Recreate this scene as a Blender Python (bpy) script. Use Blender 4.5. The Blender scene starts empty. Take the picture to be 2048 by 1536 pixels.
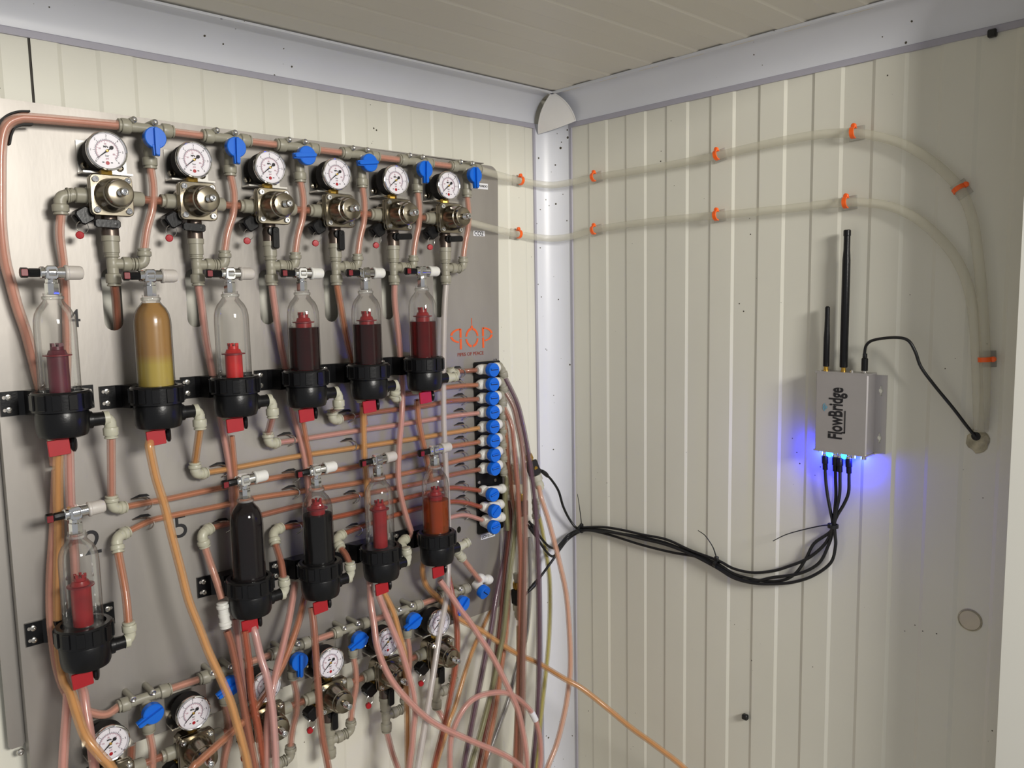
import bpy, math, random
from mathutils import Vector as V, Matrix, geometry
random.seed(4)
S = bpy.context.scene
COL = S.collection
PI = math.pi

# ------------------------------------------------------------ camera
F0 = 1607.2                                   # focal length in pixels of the 2048 x 1536 frame
YAW, PIT, ROL = math.radians(43.05), math.radians(6.267), math.radians(-1.055)
CAM = V((-1.092, -1.05, 1.5))
FW = V((math.sin(YAW)*math.cos(PIT), math.cos(YAW)*math.cos(PIT), -math.sin(PIT)))
r0 = V((math.cos(YAW), -math.sin(YAW), 0)); u0 = r0.cross(FW)
RT = r0*math.cos(ROL)+u0*math.sin(ROL); UP = -r0*math.sin(ROL)+u0*math.cos(ROL)
cd = bpy.data.cameras.new('camera'); cam = bpy.data.objects.new('camera', cd); COL.objects.link(cam)
cd.sensor_width = 36; cd.lens = 36*F0/2048; cd.clip_start = 0.01; cd.clip_end = 50
m = Matrix((RT, UP, -FW)).transposed().to_4x4(); m.translation = CAM
cam.matrix_world = m
S.camera = cam

# ------------------------------------------------------------ world, lamp, exposure
W = bpy.data.worlds.new('world'); S.world = W; W.use_nodes = True
W.node_tree.nodes['Background'].inputs[0].default_value = (0.97, 0.98, 1.0, 1)
W.node_tree.nodes['Background'].inputs[1].default_value = 0.37
ld = bpy.data.lights.new('ceiling_lamp', 'AREA'); ld.shape = 'RECTANGLE'; ld.size = 0.5; ld.size_y = 0.3
ld.energy = 34; ld.color = (1.0, 0.965, 0.90)
lo = bpy.data.objects.new('ceiling_lamp', ld); COL.objects.link(lo); lo.location = (-0.64, -2.1, 1.93)
lo.rotation_euler = (V((-0.45, -0.1, 1.45))-lo.location).to_track_quat('-Z', 'Y').to_euler()
S.view_settings.view_transform = 'Standard'; S.view_settings.look = 'None'
S.view_settings.gamma = 1; S.view_settings.use_curve_mapping = False
S.view_settings.exposure = 0.0
S.cycles.transparent_max_bounces = 24
S.cycles.max_bounces = 8
S.cycles.caustics_reflective = False; S.cycles.caustics_refractive = False

def ray(px, py): return FW + RT*((px-1024)/F0) - UP*((py-768)/F0)
def A(px, py, d=0.0):                          # a point at distance d in front of the panel wall (y = 0)
    v = ray(px, py); t = (-d-CAM.y)/v.y; return CAM+v*t
def B(px, py, d=0.0):                          # a point at distance d in front of the right wall (x = 0)
    v = ray(px, py); t = (-d-CAM.x)/v.x; return CAM+v*t

# ------------------------------------------------------------ materials
def srgb(*c):
    o = []
    for x in c:
        x /= 255; o.append(x/12.92 if x <= .04045 else ((x+.055)/1.055)**2.4)
    return (*o, 1)
def mat(name, c, rough=.5, metal=0, var=.0, vscale=30, bump=0, bscale=200, alpha=1, spec=.5, emit=None, es=0, coat=0, stretch=None, sss=0):
    m = bpy.data.materials.new(name); m.use_nodes = True; nt = m.node_tree
    p = nt.nodes['Principled BSDF']
    p.inputs['Roughness'].default_value = rough; p.inputs['Metallic'].default_value = metal
    p.inputs['Alpha'].default_value = alpha; p.inputs['Specular IOR Level'].default_value = spec
    p.inputs['Coat Weight'].default_value = coat
    p.inputs['Base Color'].default_value = c
    if emit: p.inputs['Emission Color'].default_value = emit; p.inputs['Emission Strength'].default_value = es
    tc = nt.nodes.new('ShaderNodeTexCoord'); src = tc.outputs['Object']
    if stretch:
        mp = nt.nodes.new('ShaderNodeMapping'); mp.inputs['Scale'].default_value = stretch
        nt.links.new(src, mp.inputs[0]); src = mp.outputs[0]
    nz = nt.nodes.new('ShaderNodeTexNoise'); nz.inputs['Scale'].default_value = vscale; nz.inputs['Detail'].default_value = 6
    nt.links.new(src, nz.inputs['Vector'])
    mx = nt.nodes.new('ShaderNodeMixRGB'); mx.blend_type = 'MULTIPLY'; mx.inputs[0].default_value = 1
    mx.inputs[1].default_value = c
    rp = nt.nodes.new('ShaderNodeMapRange'); rp.inputs[1].default_value = .3; rp.inputs[2].default_value = .7
    rp.inputs[3].default_value = 1-max(var, .03); rp.inputs[4].default_value = 1
    nt.links.new(nz.outputs[0], rp.inputs[0]); nt.links.new(rp.outputs[0], mx.inputs[2]); nt.links.new(mx.outputs[0], p.inputs['Base Color'])
    if bump:
        n2 = nt.nodes.new('ShaderNodeTexNoise'); n2.inputs['Scale'].default_value = bscale; nt.links.new(src, n2.inputs['Vector'])
        b = nt.nodes.new('ShaderNodeBump'); b.inputs['Strength'].default_value = bump; b.inputs['Distance'].default_value = .001
        nt.links.new(n2.outputs[0], b.inputs['Height']); nt.links.new(b.outputs[0], p.inputs['Normal'])
    return m
def specks(m, scale, thr, dark=(.06, .05, .03, 1), lo=.5):
    """fly specks: small dark dots with a shape of their own"""
    nt = m.node_tree; p = nt.nodes['Principled BSDF']; lk = p.inputs['Base Color'].links[0].from_socket
    tc = nt.nodes.new('ShaderNodeTexCoord')
    vo = nt.nodes.new('ShaderNodeTexVoronoi'); vo.inputs['Scale'].default_value = scale; nt.links.new(tc.outputs['Object'], vo.inputs['Vector'])
    n = nt.nodes.new('ShaderNodeTexNoise'); n.inputs['Scale'].default_value = 9; nt.links.new(tc.outputs['Object'], n.inputs['Vector'])
    mu = nt.nodes.new('ShaderNodeMath'); mu.operation = 'MULTIPLY'; mu.inputs[1].default_value = thr
    pw = nt.nodes.new('ShaderNodeMapRange'); pw.inputs[1].default_value = lo; pw.inputs[2].default_value = lo+.22; nt.links.new(n.outputs[0], pw.inputs[0])
    nt.links.new(pw.outputs[0], mu.inputs[0])
    lt = nt.nodes.new('ShaderNodeMath'); lt.operation = 'LESS_THAN'; nt.links.new(vo.outputs['Distance'], lt.inputs[0]); nt.links.new(mu.outputs[0], lt.inputs[1])
    mx = nt.nodes.new('ShaderNodeMixRGB'); nt.links.new(lt.outputs[0], mx.inputs[0]); nt.links.new(lk, mx.inputs[1]); mx.inputs[2].default_value = dark
    nt.links.new(mx.outputs[0], p.inputs['Base Color']); return m
def glassy(name, c, edge, glossf=.9, rough=.02, haze=0, hazec=(.8, .8, .8, 1)):
    m = bpy.data.materials.new(name); m.use_nodes = True; nt = m.node_tree; nt.nodes.clear()
    o = nt.nodes.new('ShaderNodeOutputMaterial'); t = nt.nodes.new('ShaderNodeBsdfTransparent'); g = nt.nodes.new('ShaderNodeBsdfGlossy')
    g.inputs['Roughness'].default_value = rough; g.inputs['Color'].default_value = (1, 1, 1, 1)
    lw = nt.nodes.new('ShaderNodeLayerWeight'); lw.inputs['Blend'].default_value = .5
    pw = nt.nodes.new('ShaderNodeMath'); pw.operation = 'POWER'; pw.inputs[1].default_value = 3.6; nt.links.new(lw.outputs['Facing'], pw.inputs[0])
    mx = nt.nodes.new('ShaderNodeMixRGB'); mx.inputs[1].default_value = c; mx.inputs[2].default_value = edge
    nt.links.new(pw.outputs[0], mx.inputs[0]); nt.links.new(mx.outputs[0], t.inputs[0])
    f = nt.nodes.new('ShaderNodeFresnel'); f.inputs[0].default_value = 1.5
    mu = nt.nodes.new('ShaderNodeMath'); mu.operation = 'MULTIPLY'; mu.inputs[1].default_value = glossf; nt.links.new(f.outputs[0], mu.inputs[0])
    if haze:
        df = nt.nodes.new('ShaderNodeBsdfDiffuse'); df.inputs[0].default_value = hazec; mh = nt.nodes.new('ShaderNodeMixShader'); mh.inputs[0].default_value = haze
        nt.links.new(t.outputs[0], mh.inputs[1]); nt.links.new(df.outputs[0], mh.inputs[2]); t = mh
    ms = nt.nodes.new('ShaderNodeMixShader'); nt.links.new(mu.outputs[0], ms.inputs[0]); nt.links.new(t.outputs[0], ms.inputs[1]); nt.links.new(g.outputs[0], ms.inputs[2])
    nt.links.new(ms.outputs[0], o.inputs[0]); return m

M_ = {}
M_['wall'] = specks(mat('cream_wall_paint', srgb(226, 224, 211), .42, var=.05, vscale=6, bump=.05, bscale=60), 62, .09)
M_['ceil'] = mat('cream_ceiling_paint', srgb(224, 219, 206), .45, var=.02, vscale=5)
M_['trim'] = specks(mat('white_trim', srgb(226, 228, 235), .35, var=.04, vscale=9), 75, .17, lo=.44)
M_['lip'] = mat('trim_lip_shaded', srgb(176, 174, 186), .45, var=.05)  # trim white darkened: the shade on the lip is put into its colour
M_['cap'] = mat('trim_cap', srgb(236, 234, 231), .2, var=.03, coat=.5)
M_['jamb'] = mat('jamb_paint', srgb(218, 217, 209), .5, var=.05, vscale=4)
M_['floor'] = mat('floor_grey', srgb(176, 172, 164), .7, var=.2)
M_['steel'] = mat('brushed_steel', srgb(168, 163, 157), .46, metal=.55, var=.2, vscale=9, bump=.08, bscale=120, stretch=(1.6, 1, .45))
M_['steel2'] = mat('bright_steel', srgb(205, 202, 196), .25, metal=.95, var=.1)
M_['nickel'] = mat('nickel_plate', srgb(164, 155, 137), .2, metal=1, var=.5, vscale=45)
M_['chrome'] = mat('chrome', srgb(225, 225, 225), .08, metal=1)
M_['brass'] = mat('brass', srgb(205, 165, 75), .25, metal=.9, var=.15)
M_['gun'] = mat('dull_steel', srgb(112, 100, 92), .35, metal=.8, var=.3)
M_['capgrey'] = mat('cap_grey', srgb(196, 190, 183), .4, var=.06)
M_['grey'] = mat('grey_acetal', srgb(156, 152, 136), .38, var=.08, vscale=40)
M_['cream'] = mat('pale_acetal', srgb(188, 186, 166), .36, var=.1, vscale=60)
M_['white'] = mat('white_acetal', srgb(225, 224, 218), .35, var=.04)
M_['blue'] = mat('blue_plastic', srgb(12, 104, 214), .32, var=.08)
M_['black'] = mat('black_plastic', srgb(17, 17, 19), .3, var=.15, bump=.12, bscale=300, spec=.32)
M_['rubber'] = mat('black_cable', srgb(22, 23, 25), .4, var=.1)
M_['red'] = mat('red_plastic', srgb(170, 24, 34), .4, var=.12)
M_['darkred'] = mat('dark_red_plastic', srgb(120, 14, 26), .4, var=.1)
M_['float'] = mat('float_red', srgb(150, 20, 24), .3, var=.3, vscale=60, alpha=.9)
M_['floatb'] = mat('float_bright_red', srgb(205, 26, 22), .3, var=.35, vscale=60, alpha=.92)
M_['floatp'] = mat('float_plum', srgb(98, 22, 40), .4, var=.3, vscale=60, alpha=.88)
M_['dial'] = mat('dial_white', srgb(232, 228, 234), .4)
M_['ink'] = mat('ink_black', srgb(24, 22, 26), .6)
M_['inkred'] = mat('ink_red', srgb(172, 112, 130), .6)
M_['inkgrey'] = mat('ink_grey', srgb(120, 110, 125), .6)
M_['orange'] = mat('logo_orange', srgb(232, 96, 40), .45)
M_['rust'] = mat('logo_rust', srgb(140, 62, 48), .5)
M_['clip'] = mat('clip_orange', srgb(255, 105, 30), .35)
M_['label'] = mat('label_white', srgb(232, 232, 235), .5)
M_['alu'] = mat('anodised_aluminium', srgb(176, 172, 172), .4, metal=.55, var=.04)
M_['lightblue'] = mat('logo_blue', srgb(90, 160, 190), .5)
M_['gasket'] = mat('slot_black', srgb(18, 16, 16), .7)
M_['foam'] = mat('wall_foam', srgb(196, 188, 160), .9, var=.5, vscale=120, bump=.6)
M_['patch'] = mat('wall_filler', srgb(205, 196, 176), .6, var=.1)
M_['seam'] = mat('seam_dark', srgb(70, 66, 60), .8)
M_['glass'] = glassy('clear_bowl', (.96, .96, .95, 1), (.30, .29, .26, 1), glossf=.5, haze=.011)
M_['clearclip'] = glassy('clear_plastic', (.93, .93, .89, 1), (.75, .73, .65, 1), glossf=.4, haze=.25)
M_['led'] = mat('blue_led', srgb(20, 120, 255), .3, emit=(.02, .25, 1, 1), es=9)
M_['milky'] = mat('milky_tube', srgb(220, 216, 196), .28, alpha=.33, coat=.3)
def tubemat(name, c, c2):
    """clear hose: pale tinted wall over a bore coloured denser edge-on to imitate refraction"""
    M_[name] = mat(name+'_tube', srgb(*c), .2, alpha=.46, var=.10, vscale=50, coat=.3)
    m = mat(name+'_bore', srgb(*c2), .3, var=.18, vscale=45); M_[name+'_bore'] = m
    nt = m.node_tree; p = nt.nodes['Principled BSDF']; lk = p.inputs['Base Color'].links[0].from_socket
    lw = nt.nodes.new('ShaderNodeLayerWeight'); lw.inputs['Blend'].default_value = .5
    mr = nt.nodes.new('ShaderNodeMapRange'); mr.inputs[1].default_value = .15; mr.inputs[2].default_value = .6; nt.links.new(lw.outputs['Facing'], mr.inputs[0])
    mx = nt.nodes.new('ShaderNodeMixRGB'); nt.links.new(mr.outputs[0], mx.inputs[0]); nt.links.new(lk, mx.inputs[2])  # pale centre and dark sides painted in, standing for refraction in the hose
    mx.inputs[1].default_value = srgb(*[min(255, int(.6*a_+.4*b_)) for a_, b_ in zip(c, c2)])
    nt.links.new(mx.outputs[0], p.inputs['Base Color'])
tubemat('salmon', (222, 168, 146), (168, 74, 58))
tubemat('pink', (226, 174, 160), (178, 88, 76))
tubemat('peach', (228, 184, 156), (196, 128, 98))
tubemat('palepink', (224, 178, 170), (196, 128, 118))
tubemat('copper', (206, 142, 108), (142, 58, 34))
tubemat('amber', (222, 170, 112), (186, 108, 46))
tubemat('brown', (184, 122, 98), (112, 46, 32))
tubemat('redbrown', (186, 104, 76), (126, 40, 24))
tubemat('purple', (118, 90, 100), (62, 38, 52))
tubemat('mauve', (166, 128, 114), (116, 74, 60))
tubemat('maroon', (126, 72, 60), (76, 28, 24))
tubemat('olive', (152, 148, 112), (104, 100, 54))
tubemat('smoke', (150, 146, 142), (96, 94, 92))
tubemat('yellow', (204, 194, 124), (156, 142, 52))
tubemat('pearl', (222, 214, 208), (196, 186, 180))
def liquid(name, c, alpha, c2=None, z=None):
    m = mat(name, srgb(*c), .12, alpha=alpha, var=.12, vscale=40, coat=.2)
    M_[name] = m
    return m
def juice(name, tint, edge, body, k):
    M_[name] = glassy(name, tint, edge, glossf=.25, haze=k, hazec=srgb(*body))
juice('juice_dark', (.34, .012, .02, 1), (.04, 0, .002, 1), (34, 2, 5), .25)
juice('juice_red', (.62, .015, .02, 1), (.12, .002, .004, 1), (96, 3, 6), .25)
juice('juice_black', (.03, .004, .006, 1), (.004, 0, 0, 1), (6, 2, 3), .5)
juice('juice_plum', (.12, .006, .012, 1), (.01, 0, .002, 1), (20, 3, 7), .4)
juice('juice_orange', (.85, .30, .08, 1), (.45, .08, .01, 1), (196, 92, 18), .3)
def two_tone(name, top, bottom, zc):
    m = mat(name, srgb(*top), .25, var=.06); nt = m.node_tree; p = nt.nodes['Principled BSDF']; M_[name] = m
    lk = p.inputs['Base Color'].links[0].from_socket
    tc = nt.nodes.new('ShaderNodeTexCoord'); sp = nt.nodes.new('ShaderNodeSeparateXYZ'); nt.links.new(tc.outputs['Object'], sp.inputs[0])
    mr = nt.nodes.new('ShaderNodeMapRange'); mr.inputs[1].default_value = zc-.006; mr.inputs[2].default_value = zc+.006; nt.links.new(sp.outputs[2], mr.inputs[0])
    mx = nt.nodes.new('ShaderNodeMixRGB'); nt.links.new(mr.outputs[0], mx.inputs[0]); mx.inputs[1].default_value = srgb(*bottom); nt.links.new(lk, mx.inputs[2])
    nt.links.new(mx.outputs[0], p.inputs['Base Color'])
two_tone('juice_tan', (160, 120, 66), (172, 150, 66), .079)

# ------------------------------------------------------------ mesh helpers
def wloc(o):
    l = V((0, 0, 0))
    while o: l += o.location; o = o.parent
    return l
def props(o, label=None, cat=None, group=None, kind=None):
    if label: o['label'] = label
    if cat: o['category'] = cat
    if group: o['group'] = group
    if kind: o['kind'] = kind
    return o
def thing(name, loc, label, cat, group=None):
    o = bpy.data.objects.new(name, None); o.empty_display_size = .01; COL.objects.link(o); o.location = loc
    return props(o, label, cat, group)
class G:
    def __init__(s): s.v = []; s.f = []; s.mi = []; s.k = 0
    def mt(s, k): s.k = k; return s
    def face(s, idx): s.f.append(tuple(idx)); s.mi.append(s.k)
    def lathe(s, P, ax, prof, n=20, cap=True):
        ax = V(ax).normalized(); t = V((0, 0, 1)) if abs(ax.z) < .9 else V((1, 0, 0))
        e1 = ax.cross(t).normalized(); e2 = ax.cross(e1)
        rings = []
        for h, r in prof:
            b = len(s.v)
            if r < 1e-7: s.v.append(P+ax*h); rings.append((b, 1))
            else:
                for i in range(n):
                    a = 2*PI*i/n; s.v.append(P+ax*h+(e1*math.cos(a)+e2*math.sin(a))*r)
                rings.append((b, n))
        for (b0, n0), (b1, n1) in zip(rings, rings[1:]):
            for i in range(n):
                j = (i+1) % n
                if n0 == 1 and n1 == 1: continue
                if n0 == 1: s.face((b0, b1+j, b1+i))
                elif n1 == 1: s.face((b0+i, b0+j, b1))
                else: s.face((b0+i, b0+j, b1+j, b1+i))
        if cap:
            if rings[0][1] > 1: s.face([rings[0][0]+i for i in range(n)][::-1])
            if rings[-1][1] > 1: s.face([rings[-1][0]+i for i in range(n)])
        return s
    def box(s, c, sz, X=(1, 0, 0), Y=(0, 1, 0), Z=(0, 0, 1), bev=0):
        c = V(c); X = V(X).normalized(); Y = V(Y).normalized(); Z = V(Z).normalized(); hx, hy, hz = (q/2 for q in sz)
        if bev:
            poly = [(hx, hz-bev), (hx-bev, hz), (-hx+bev, hz), (-hx, hz-bev), (-hx, -hz+bev), (-hx+bev, -hz), (hx-bev, -hz), (hx, -hz+bev)]
            return s.prism(poly, c-Y*hy, X, Z, Y, sz[1], inset=bev*.6)
        b = len(s.v)
        for z in (-hz, hz):
            for x, y in ((-hx, -hy), (hx, -hy), (hx, hy), (-hx, hy)): s.v.append(c+X*x+Y*y+Z*z)
        for q in ((3, 2, 1, 0), (4, 5, 6, 7), (0, 1, 5, 4), (1, 2, 6, 5), (2, 3, 7, 6), (3, 0, 4, 7)): s.face([b+i for i in q])
        return s
    def prism(s, poly, O, U, Vv, D, depth, inset=0):
        """closed outline in (U,V), run from O along D"""
        U = V(U); Vv = V(Vv); D = V(D).normalized(); n = len(poly)
        cx = sum(p[0] for p in poly)/n; cy = sum(p[1] for p in poly)/n
        def ring(h, k):
            b = len(s.v)
            for x, y in poly:
                dx, dy = x-cx, y-cy; L = math.hypot(dx, dy) or 1; q = 1-k/L
                s.v.append(O+U*(cx+dx*q)+Vv*(cy+dy*q)+D*h)
            return b
        hs = [(0, 0), (depth, 0)] if not inset else [(0, inset), (inset, 0), (depth-inset, 0), (depth, inset)]
        bs = [ring(h, k) for h, k in hs]
        for b0, b1 in zip(bs, bs[1:]):
            for i in range(n): s.face((b0+i, b0+(i+1) % n, b1+(i+1) % n, b1+i))
        s.face([bs[0]+i for i in range(n)][::-1]); s.face([bs[-1]+i for i in range(n)]); return s
    def holed(s, loops, O, U, Vv, D, depth):
        """plate with holes: loops[0] outline, the rest holes, in (U,V)"""
        U = V(U); Vv = V(Vv); D = V(D); flat = [p for l in loops for p in l]
        tris = geometry.tessellate_polygon([[V((x, y, 0)) for x, y in l] for l in loops])
        b = len(s.v)
        for h in (0, depth):
            for x, y in flat: s.v.append(O+U*x+Vv*y+D*h)
        N = len(flat)
        for t in tris: s.face([b+i for i in t]); s.face([b+N+i for i in t][::-1])
        o = 0
        for l in loops:
            n = len(l)
            for i in range(n): s.face((b+o+i, b+o+(i+1) % n, b+N+o+(i+1) % n, b+N+o+i))
            o += n
        return s
    def tube(s, pts, r, n=10, sub=6, closed=False, taper=None, cap=True):
        P = spline(pts, sub); rings = []
        T = [(P[min(i+1, len(P)-1)]-P[max(i-1, 0)]).normalized() for i in range(len(P))]
        t0 = T[0]; e = t0.orthogonal().normalized()
        for i, p in enumerate(P):
            e = (e-T[i]*e.dot(T[i])).normalized(); f = T[i].cross(e); b = len(s.v); rings.append(b)
            rr = r if not taper else r*taper(i/(len(P)-1))
            for k in range(n):
                a = 2*PI*k/n; s.v.append(p+(e*math.cos(a)+f*math.sin(a))*rr)
        for b0, b1 in zip(rings, rings[1:]):
            for k in range(n): s.face((b0+k, b0+(k+1) % n, b1+(k+1) % n, b1+k))
        if cap: s.face([rings[0]+k for k in range(n)][::-1]); s.face([rings[-1]+k for k in range(n)])
        return s
    def strip(s, prof, P0, P1, close=False):
        """profile of points swept straight from P0 to P1 (profile points are vectors relative to them)"""
        b = len(s.v); n = len(prof)
        for p in prof: s.v.append(P0+p)
        for p in prof: s.v.append(P1+p)
        for i in range(n-1 if not close else n): s.face((b+i, b+(i+1) % n, b+n+(i+1) % n, b+n+i))
        return s
    def build(s, name, mats, parent=None, origin=None, smooth=.6, **kw):
        o0 = wloc(parent) if parent else V((0, 0, 0)); org = V(origin) if origin is not None else (o0 if parent else V((0, 0, 0)))
        me = bpy.data.meshes.new(name); me.from_pydata([v-org for v in s.v], [], s.f)
        if not isinstance(mats, (list, tuple)): mats = [mats]
        for k in mats: me.materials.append(M_[k] if isinstance(k, str) else k)
        if len(mats) > 1: me.polygons.foreach_set('material_index', s.mi)
        me.validate()
        import bmesh
        bm = bmesh.new(); bm.from_mesh(me); bmesh.ops.recalc_face_normals(bm, faces=bm.faces); bm.to_mesh(me); bm.free()
        if smooth: me.shade_smooth(); me.set_sharp_from_angle(angle=smooth)
        o = bpy.data.objects.new(name, me); COL.objects.link(o)
        if parent: o.parent = parent; o.location = org-o0
        else: o.location = org
        return props(o, **kw)
def spline(pts, sub=6):
    P = [V(p) for p in pts]
    if len(P) == 2: return P
    out = []; E = [P[0]*2-P[1]]+P+[P[-1]*2-P[-2]]
    for i in range(1, len(E)-2):
        a, b, c, d = E[i-1:i+3]
        for k in range(sub):
            t = k/sub; out.append(.5*((2*b)+(c-a)*t+(2*a-5*b+4*c-d)*t*t+(3*b-a-3*c+d)*t**3))
    out.append(P[-1]); return out
def text(body, size, O, U, Vv, m, parent, name='lettering', align='LEFT', bold=0, sx=1.0, **kw):
    c = bpy.data.curves.new('t', 'FONT'); c.body = body; c.size = 1; c.extrude = .00012/size; c.offset = bold/size; c.align_x = align; c.resolution_u = 5
    c.fill_mode = 'BOTH'
    t = bpy.data.objects.new('t', c); me = bpy.data.meshes.new_from_object(t); bpy.data.objects.remove(t)
    U = V(U).normalized(); Vv = V(Vv).normalized(); D = U.cross(Vv)
    g = G(); g.v = [O+(U*v.co.x*sx+Vv*v.co.y+D*v.co.z)*size for v in me.vertices]; g.f = [tuple(p.vertices) for p in me.polygons]; g.mi = [0]*len(g.f)
    return g.build(name, m, parent, smooth=0, **kw)
def copy_tree(o, parent=None):
    c = o.copy(); COL.objects.link(c); c.parent = parent
    for ch in KIDS(o): copy_tree(ch, c)
    return c
def KIDS(o): return [x for x in o.children]
X_, Y_, Z_ = V((1, 0, 0)), V((0, 1, 0)), V((0, 0, 1))
OUT = V((0, -1, 0))
ORD = ['leftmost', 'second', 'third', 'fourth', 'fifth', 'rightmost']
def circle(r, n=16, cx=0, cy=0, a0=0): return [(cx+r*math.cos(a0+2*PI*i/n), cy+r*math.sin(a0+2*PI*i/n)) for i in range(n)]
def stadium(cx, z0, z1, hw, n=8):
    p = [(cx+hw*math.cos(PI*i/n), z1-hw+hw*math.sin(PI*i/n)) for i in range(n+1)]
    return p+[(cx+hw*math.cos(PI+PI*i/n), z0+hw+hw*math.sin(PI+PI*i/n)) for i in range(n+1)]

# ============================================================ ROOM
ZC = 1.8515; R = .0465
def ribbed(g, a0, a1, first, raised_odd, mk, n0, n1, fw=.0046, dp=.0016, pitch=.0412):
    """trapezoid ribs pressed into sheet: profile along coordinate a, extruded n0 -> n1"""
    pr = [mk(a0, 0)]; k = 0; a = first; lvl = 0
    step = 1 if a1 > a0 else -1
    while (a1-a)*step > .006:
        hi = ((k+raised_odd) % 2) * dp; nx = dp-hi
        pr += [mk(a-step*fw/2, hi), mk(a+step*fw/2, nx)]; lvl = nx
        a += step*pitch; k += 1
    pr[0] = mk(a0, (raised_odd % 2)*dp); pr.append(mk(a1, lvl))
    g.strip(pr, n0, n1)
wl = G().box((-.95, .03, .93), (1.9, .05, 1.86)).build('wall_left', 'wall', kind='structure', label='cream ribbed panel wall behind the steel board')
g = G(); ribbed(g, -.841, .0, -.812, 1, lambda a, d: V((a, -d, 0)), V((0, 0, 0)), V((0, 0, ZC))); g.build('panel', 'wall', wl, smooth=0)
g = G(); ribbed(g, -.8435, -1.9, -.8535-.019, 0, lambda a, d: V((a, -d, 0)), V((0, 0, 0)), V((0, 0, ZC))); g.build('panel', 'wall', wl, smooth=0)
G().box((-.8422, .0012, ZC/2), (.0032, .002, ZC)).build('joint', 'seam', wl)
wr = G().box((.03, -.9, .93), (.05, 1.8, 1.86)).build('wall_right', 'wall', kind='structure', label='cream ribbed panel wall with the grey box')
g = G(); ribbed(g, 0, -1.8, -.09, 0, lambda a, d: V((-d, a, 0)), V((0, 0, 0)), V((0, 0, ZC))); g.build('panel', 'wall', wr, smooth=0)
g = G(); g.box((-.95, -.41, ZC+.03), (1.9, .86, .05)); c_ = g.build('ceiling', 'ceil', kind='structure', label='low cream ribbed panel ceiling')
g = G(); ribbed(g, 0, -.84, -.0622, 0, lambda a, d: V((0, a, -d)), V((-1.9, 0, ZC)), V((0, 0, ZC)), fw=.005, dp=.0016); g.build('panel', 'ceil', c_, smooth=0)
G().box((-.95, -1.2, -.03), (1.9, 2.4, .05)).build('floor', 'floor', kind='structure', label='grey floor')
# coved trims
def cove_prof(ax, up, n=12, lip=.0055):
    """ax: out from the wall, up: along the wall towards the ceiling"""
    return [ax*(R*(1-math.cos(PI/2*i/n)))+up*(R*math.sin(PI/2*i/n)) for i in range(n+1)]
e = .0018
def cove(name, P0, P1, ax, up, label):
    o = G().strip([p+(ax-up)*0+ax*e for p in cove_prof(ax, up)], P0, P1).build(name, 'trim', kind='structure', label=label)
    L = P1-P0
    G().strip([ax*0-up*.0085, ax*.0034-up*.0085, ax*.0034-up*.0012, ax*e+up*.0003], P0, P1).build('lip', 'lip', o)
    q = ax*(R+.0085)+up*(R-.0018)
    G().strip([q, q-up*.003, q-ax*.006-up*.003, q-ax*.0085-up*.0006], P0, P1).build('lip', 'trim', o)
    return o
cove('trim_1', V((-1.9, 0, ZC-R)), V((-R, 0, ZC-R)), OUT, Z_, 'white coved trim where the left wall meets the ceiling')
cove('trim_2', V((0, -R, ZC-R)), V((0, -1.8, ZC-R)), -X_, Z_, 'white coved trim with dark specks above the right wall')
n = 14
pr = [V((-R*(1-math.sin(PI/2*i/n)), -R*(1-math.cos(PI/2*i/n)), 0)) for i in range(n+1)]
tr = G().strip([p+V((-e, -e, 0)) for p in pr], V((0, 0, 0)), V((0, 0, ZC-R))).build('trim_3', 'trim', kind='structure', label='white coved trim down the corner of the room')
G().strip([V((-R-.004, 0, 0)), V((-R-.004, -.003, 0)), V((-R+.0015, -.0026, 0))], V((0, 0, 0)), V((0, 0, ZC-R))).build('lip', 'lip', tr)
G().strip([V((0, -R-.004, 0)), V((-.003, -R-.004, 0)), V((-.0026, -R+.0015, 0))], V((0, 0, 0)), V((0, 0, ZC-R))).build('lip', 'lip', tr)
# corner cap: a bulging three-cornered shell over the meeting of the trims
g = G(); N = 12; idx = {}
T_, L_c, R_c = V((-.050, -.050, ZC-.002)), A(1077, 267, .0055), B(1151, 241, .0055)
outn = V((-1, -1, -.55)).normalized(); cen = (T_+L_c+R_c)/3
def capp(i, j):
    u, v = i/N, j/N; w = 1-u-v; p = T_*w+L_c*u+R_c*v
    p = p+outn*.020*(u*v+v*w+u*w)
    for q_, m_ in ((u*w, (T_+L_c)/2), (v*w, (T_+R_c)/2)):
        o_ = (m_-cen); o_ -= outn*o_.dot(outn); p = p+o_.normalized()*.030*q_
    return p
for i in range(N+1):
    for j in range(N+1-i): idx[i, j] = len(g.v); g.v.append(capp(i, j))
for i in range(N):
    for j in range(N-i):
        g.face((idx[i, j], idx[i+1, j], idx[i, j+1]))
        if i+j < N-1: g.face((idx[i+1, j], idx[i+1, j+1], idx[i, j+1]))
cp = g.build('trim_4', 'cap', kind='structure', label='glossy white corner cap where the three trims meet', smooth=1)
for E_ in ([capp(k, 0) for k in range(N+1)], [capp(0, k) for k in range(N+1)], [capp(k, N-k) for k in range(N+1)]): G().tube(E_, .0012, n=6, sub=2).build('rim', 'cap', cp)
# door jamb at the right
jb = G().box((-.045+.001, -1.09, .93), (.09, .608, 1.86)).build('door_1', 'jamb', kind='structure', label='pale door jamb at the right edge')
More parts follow.
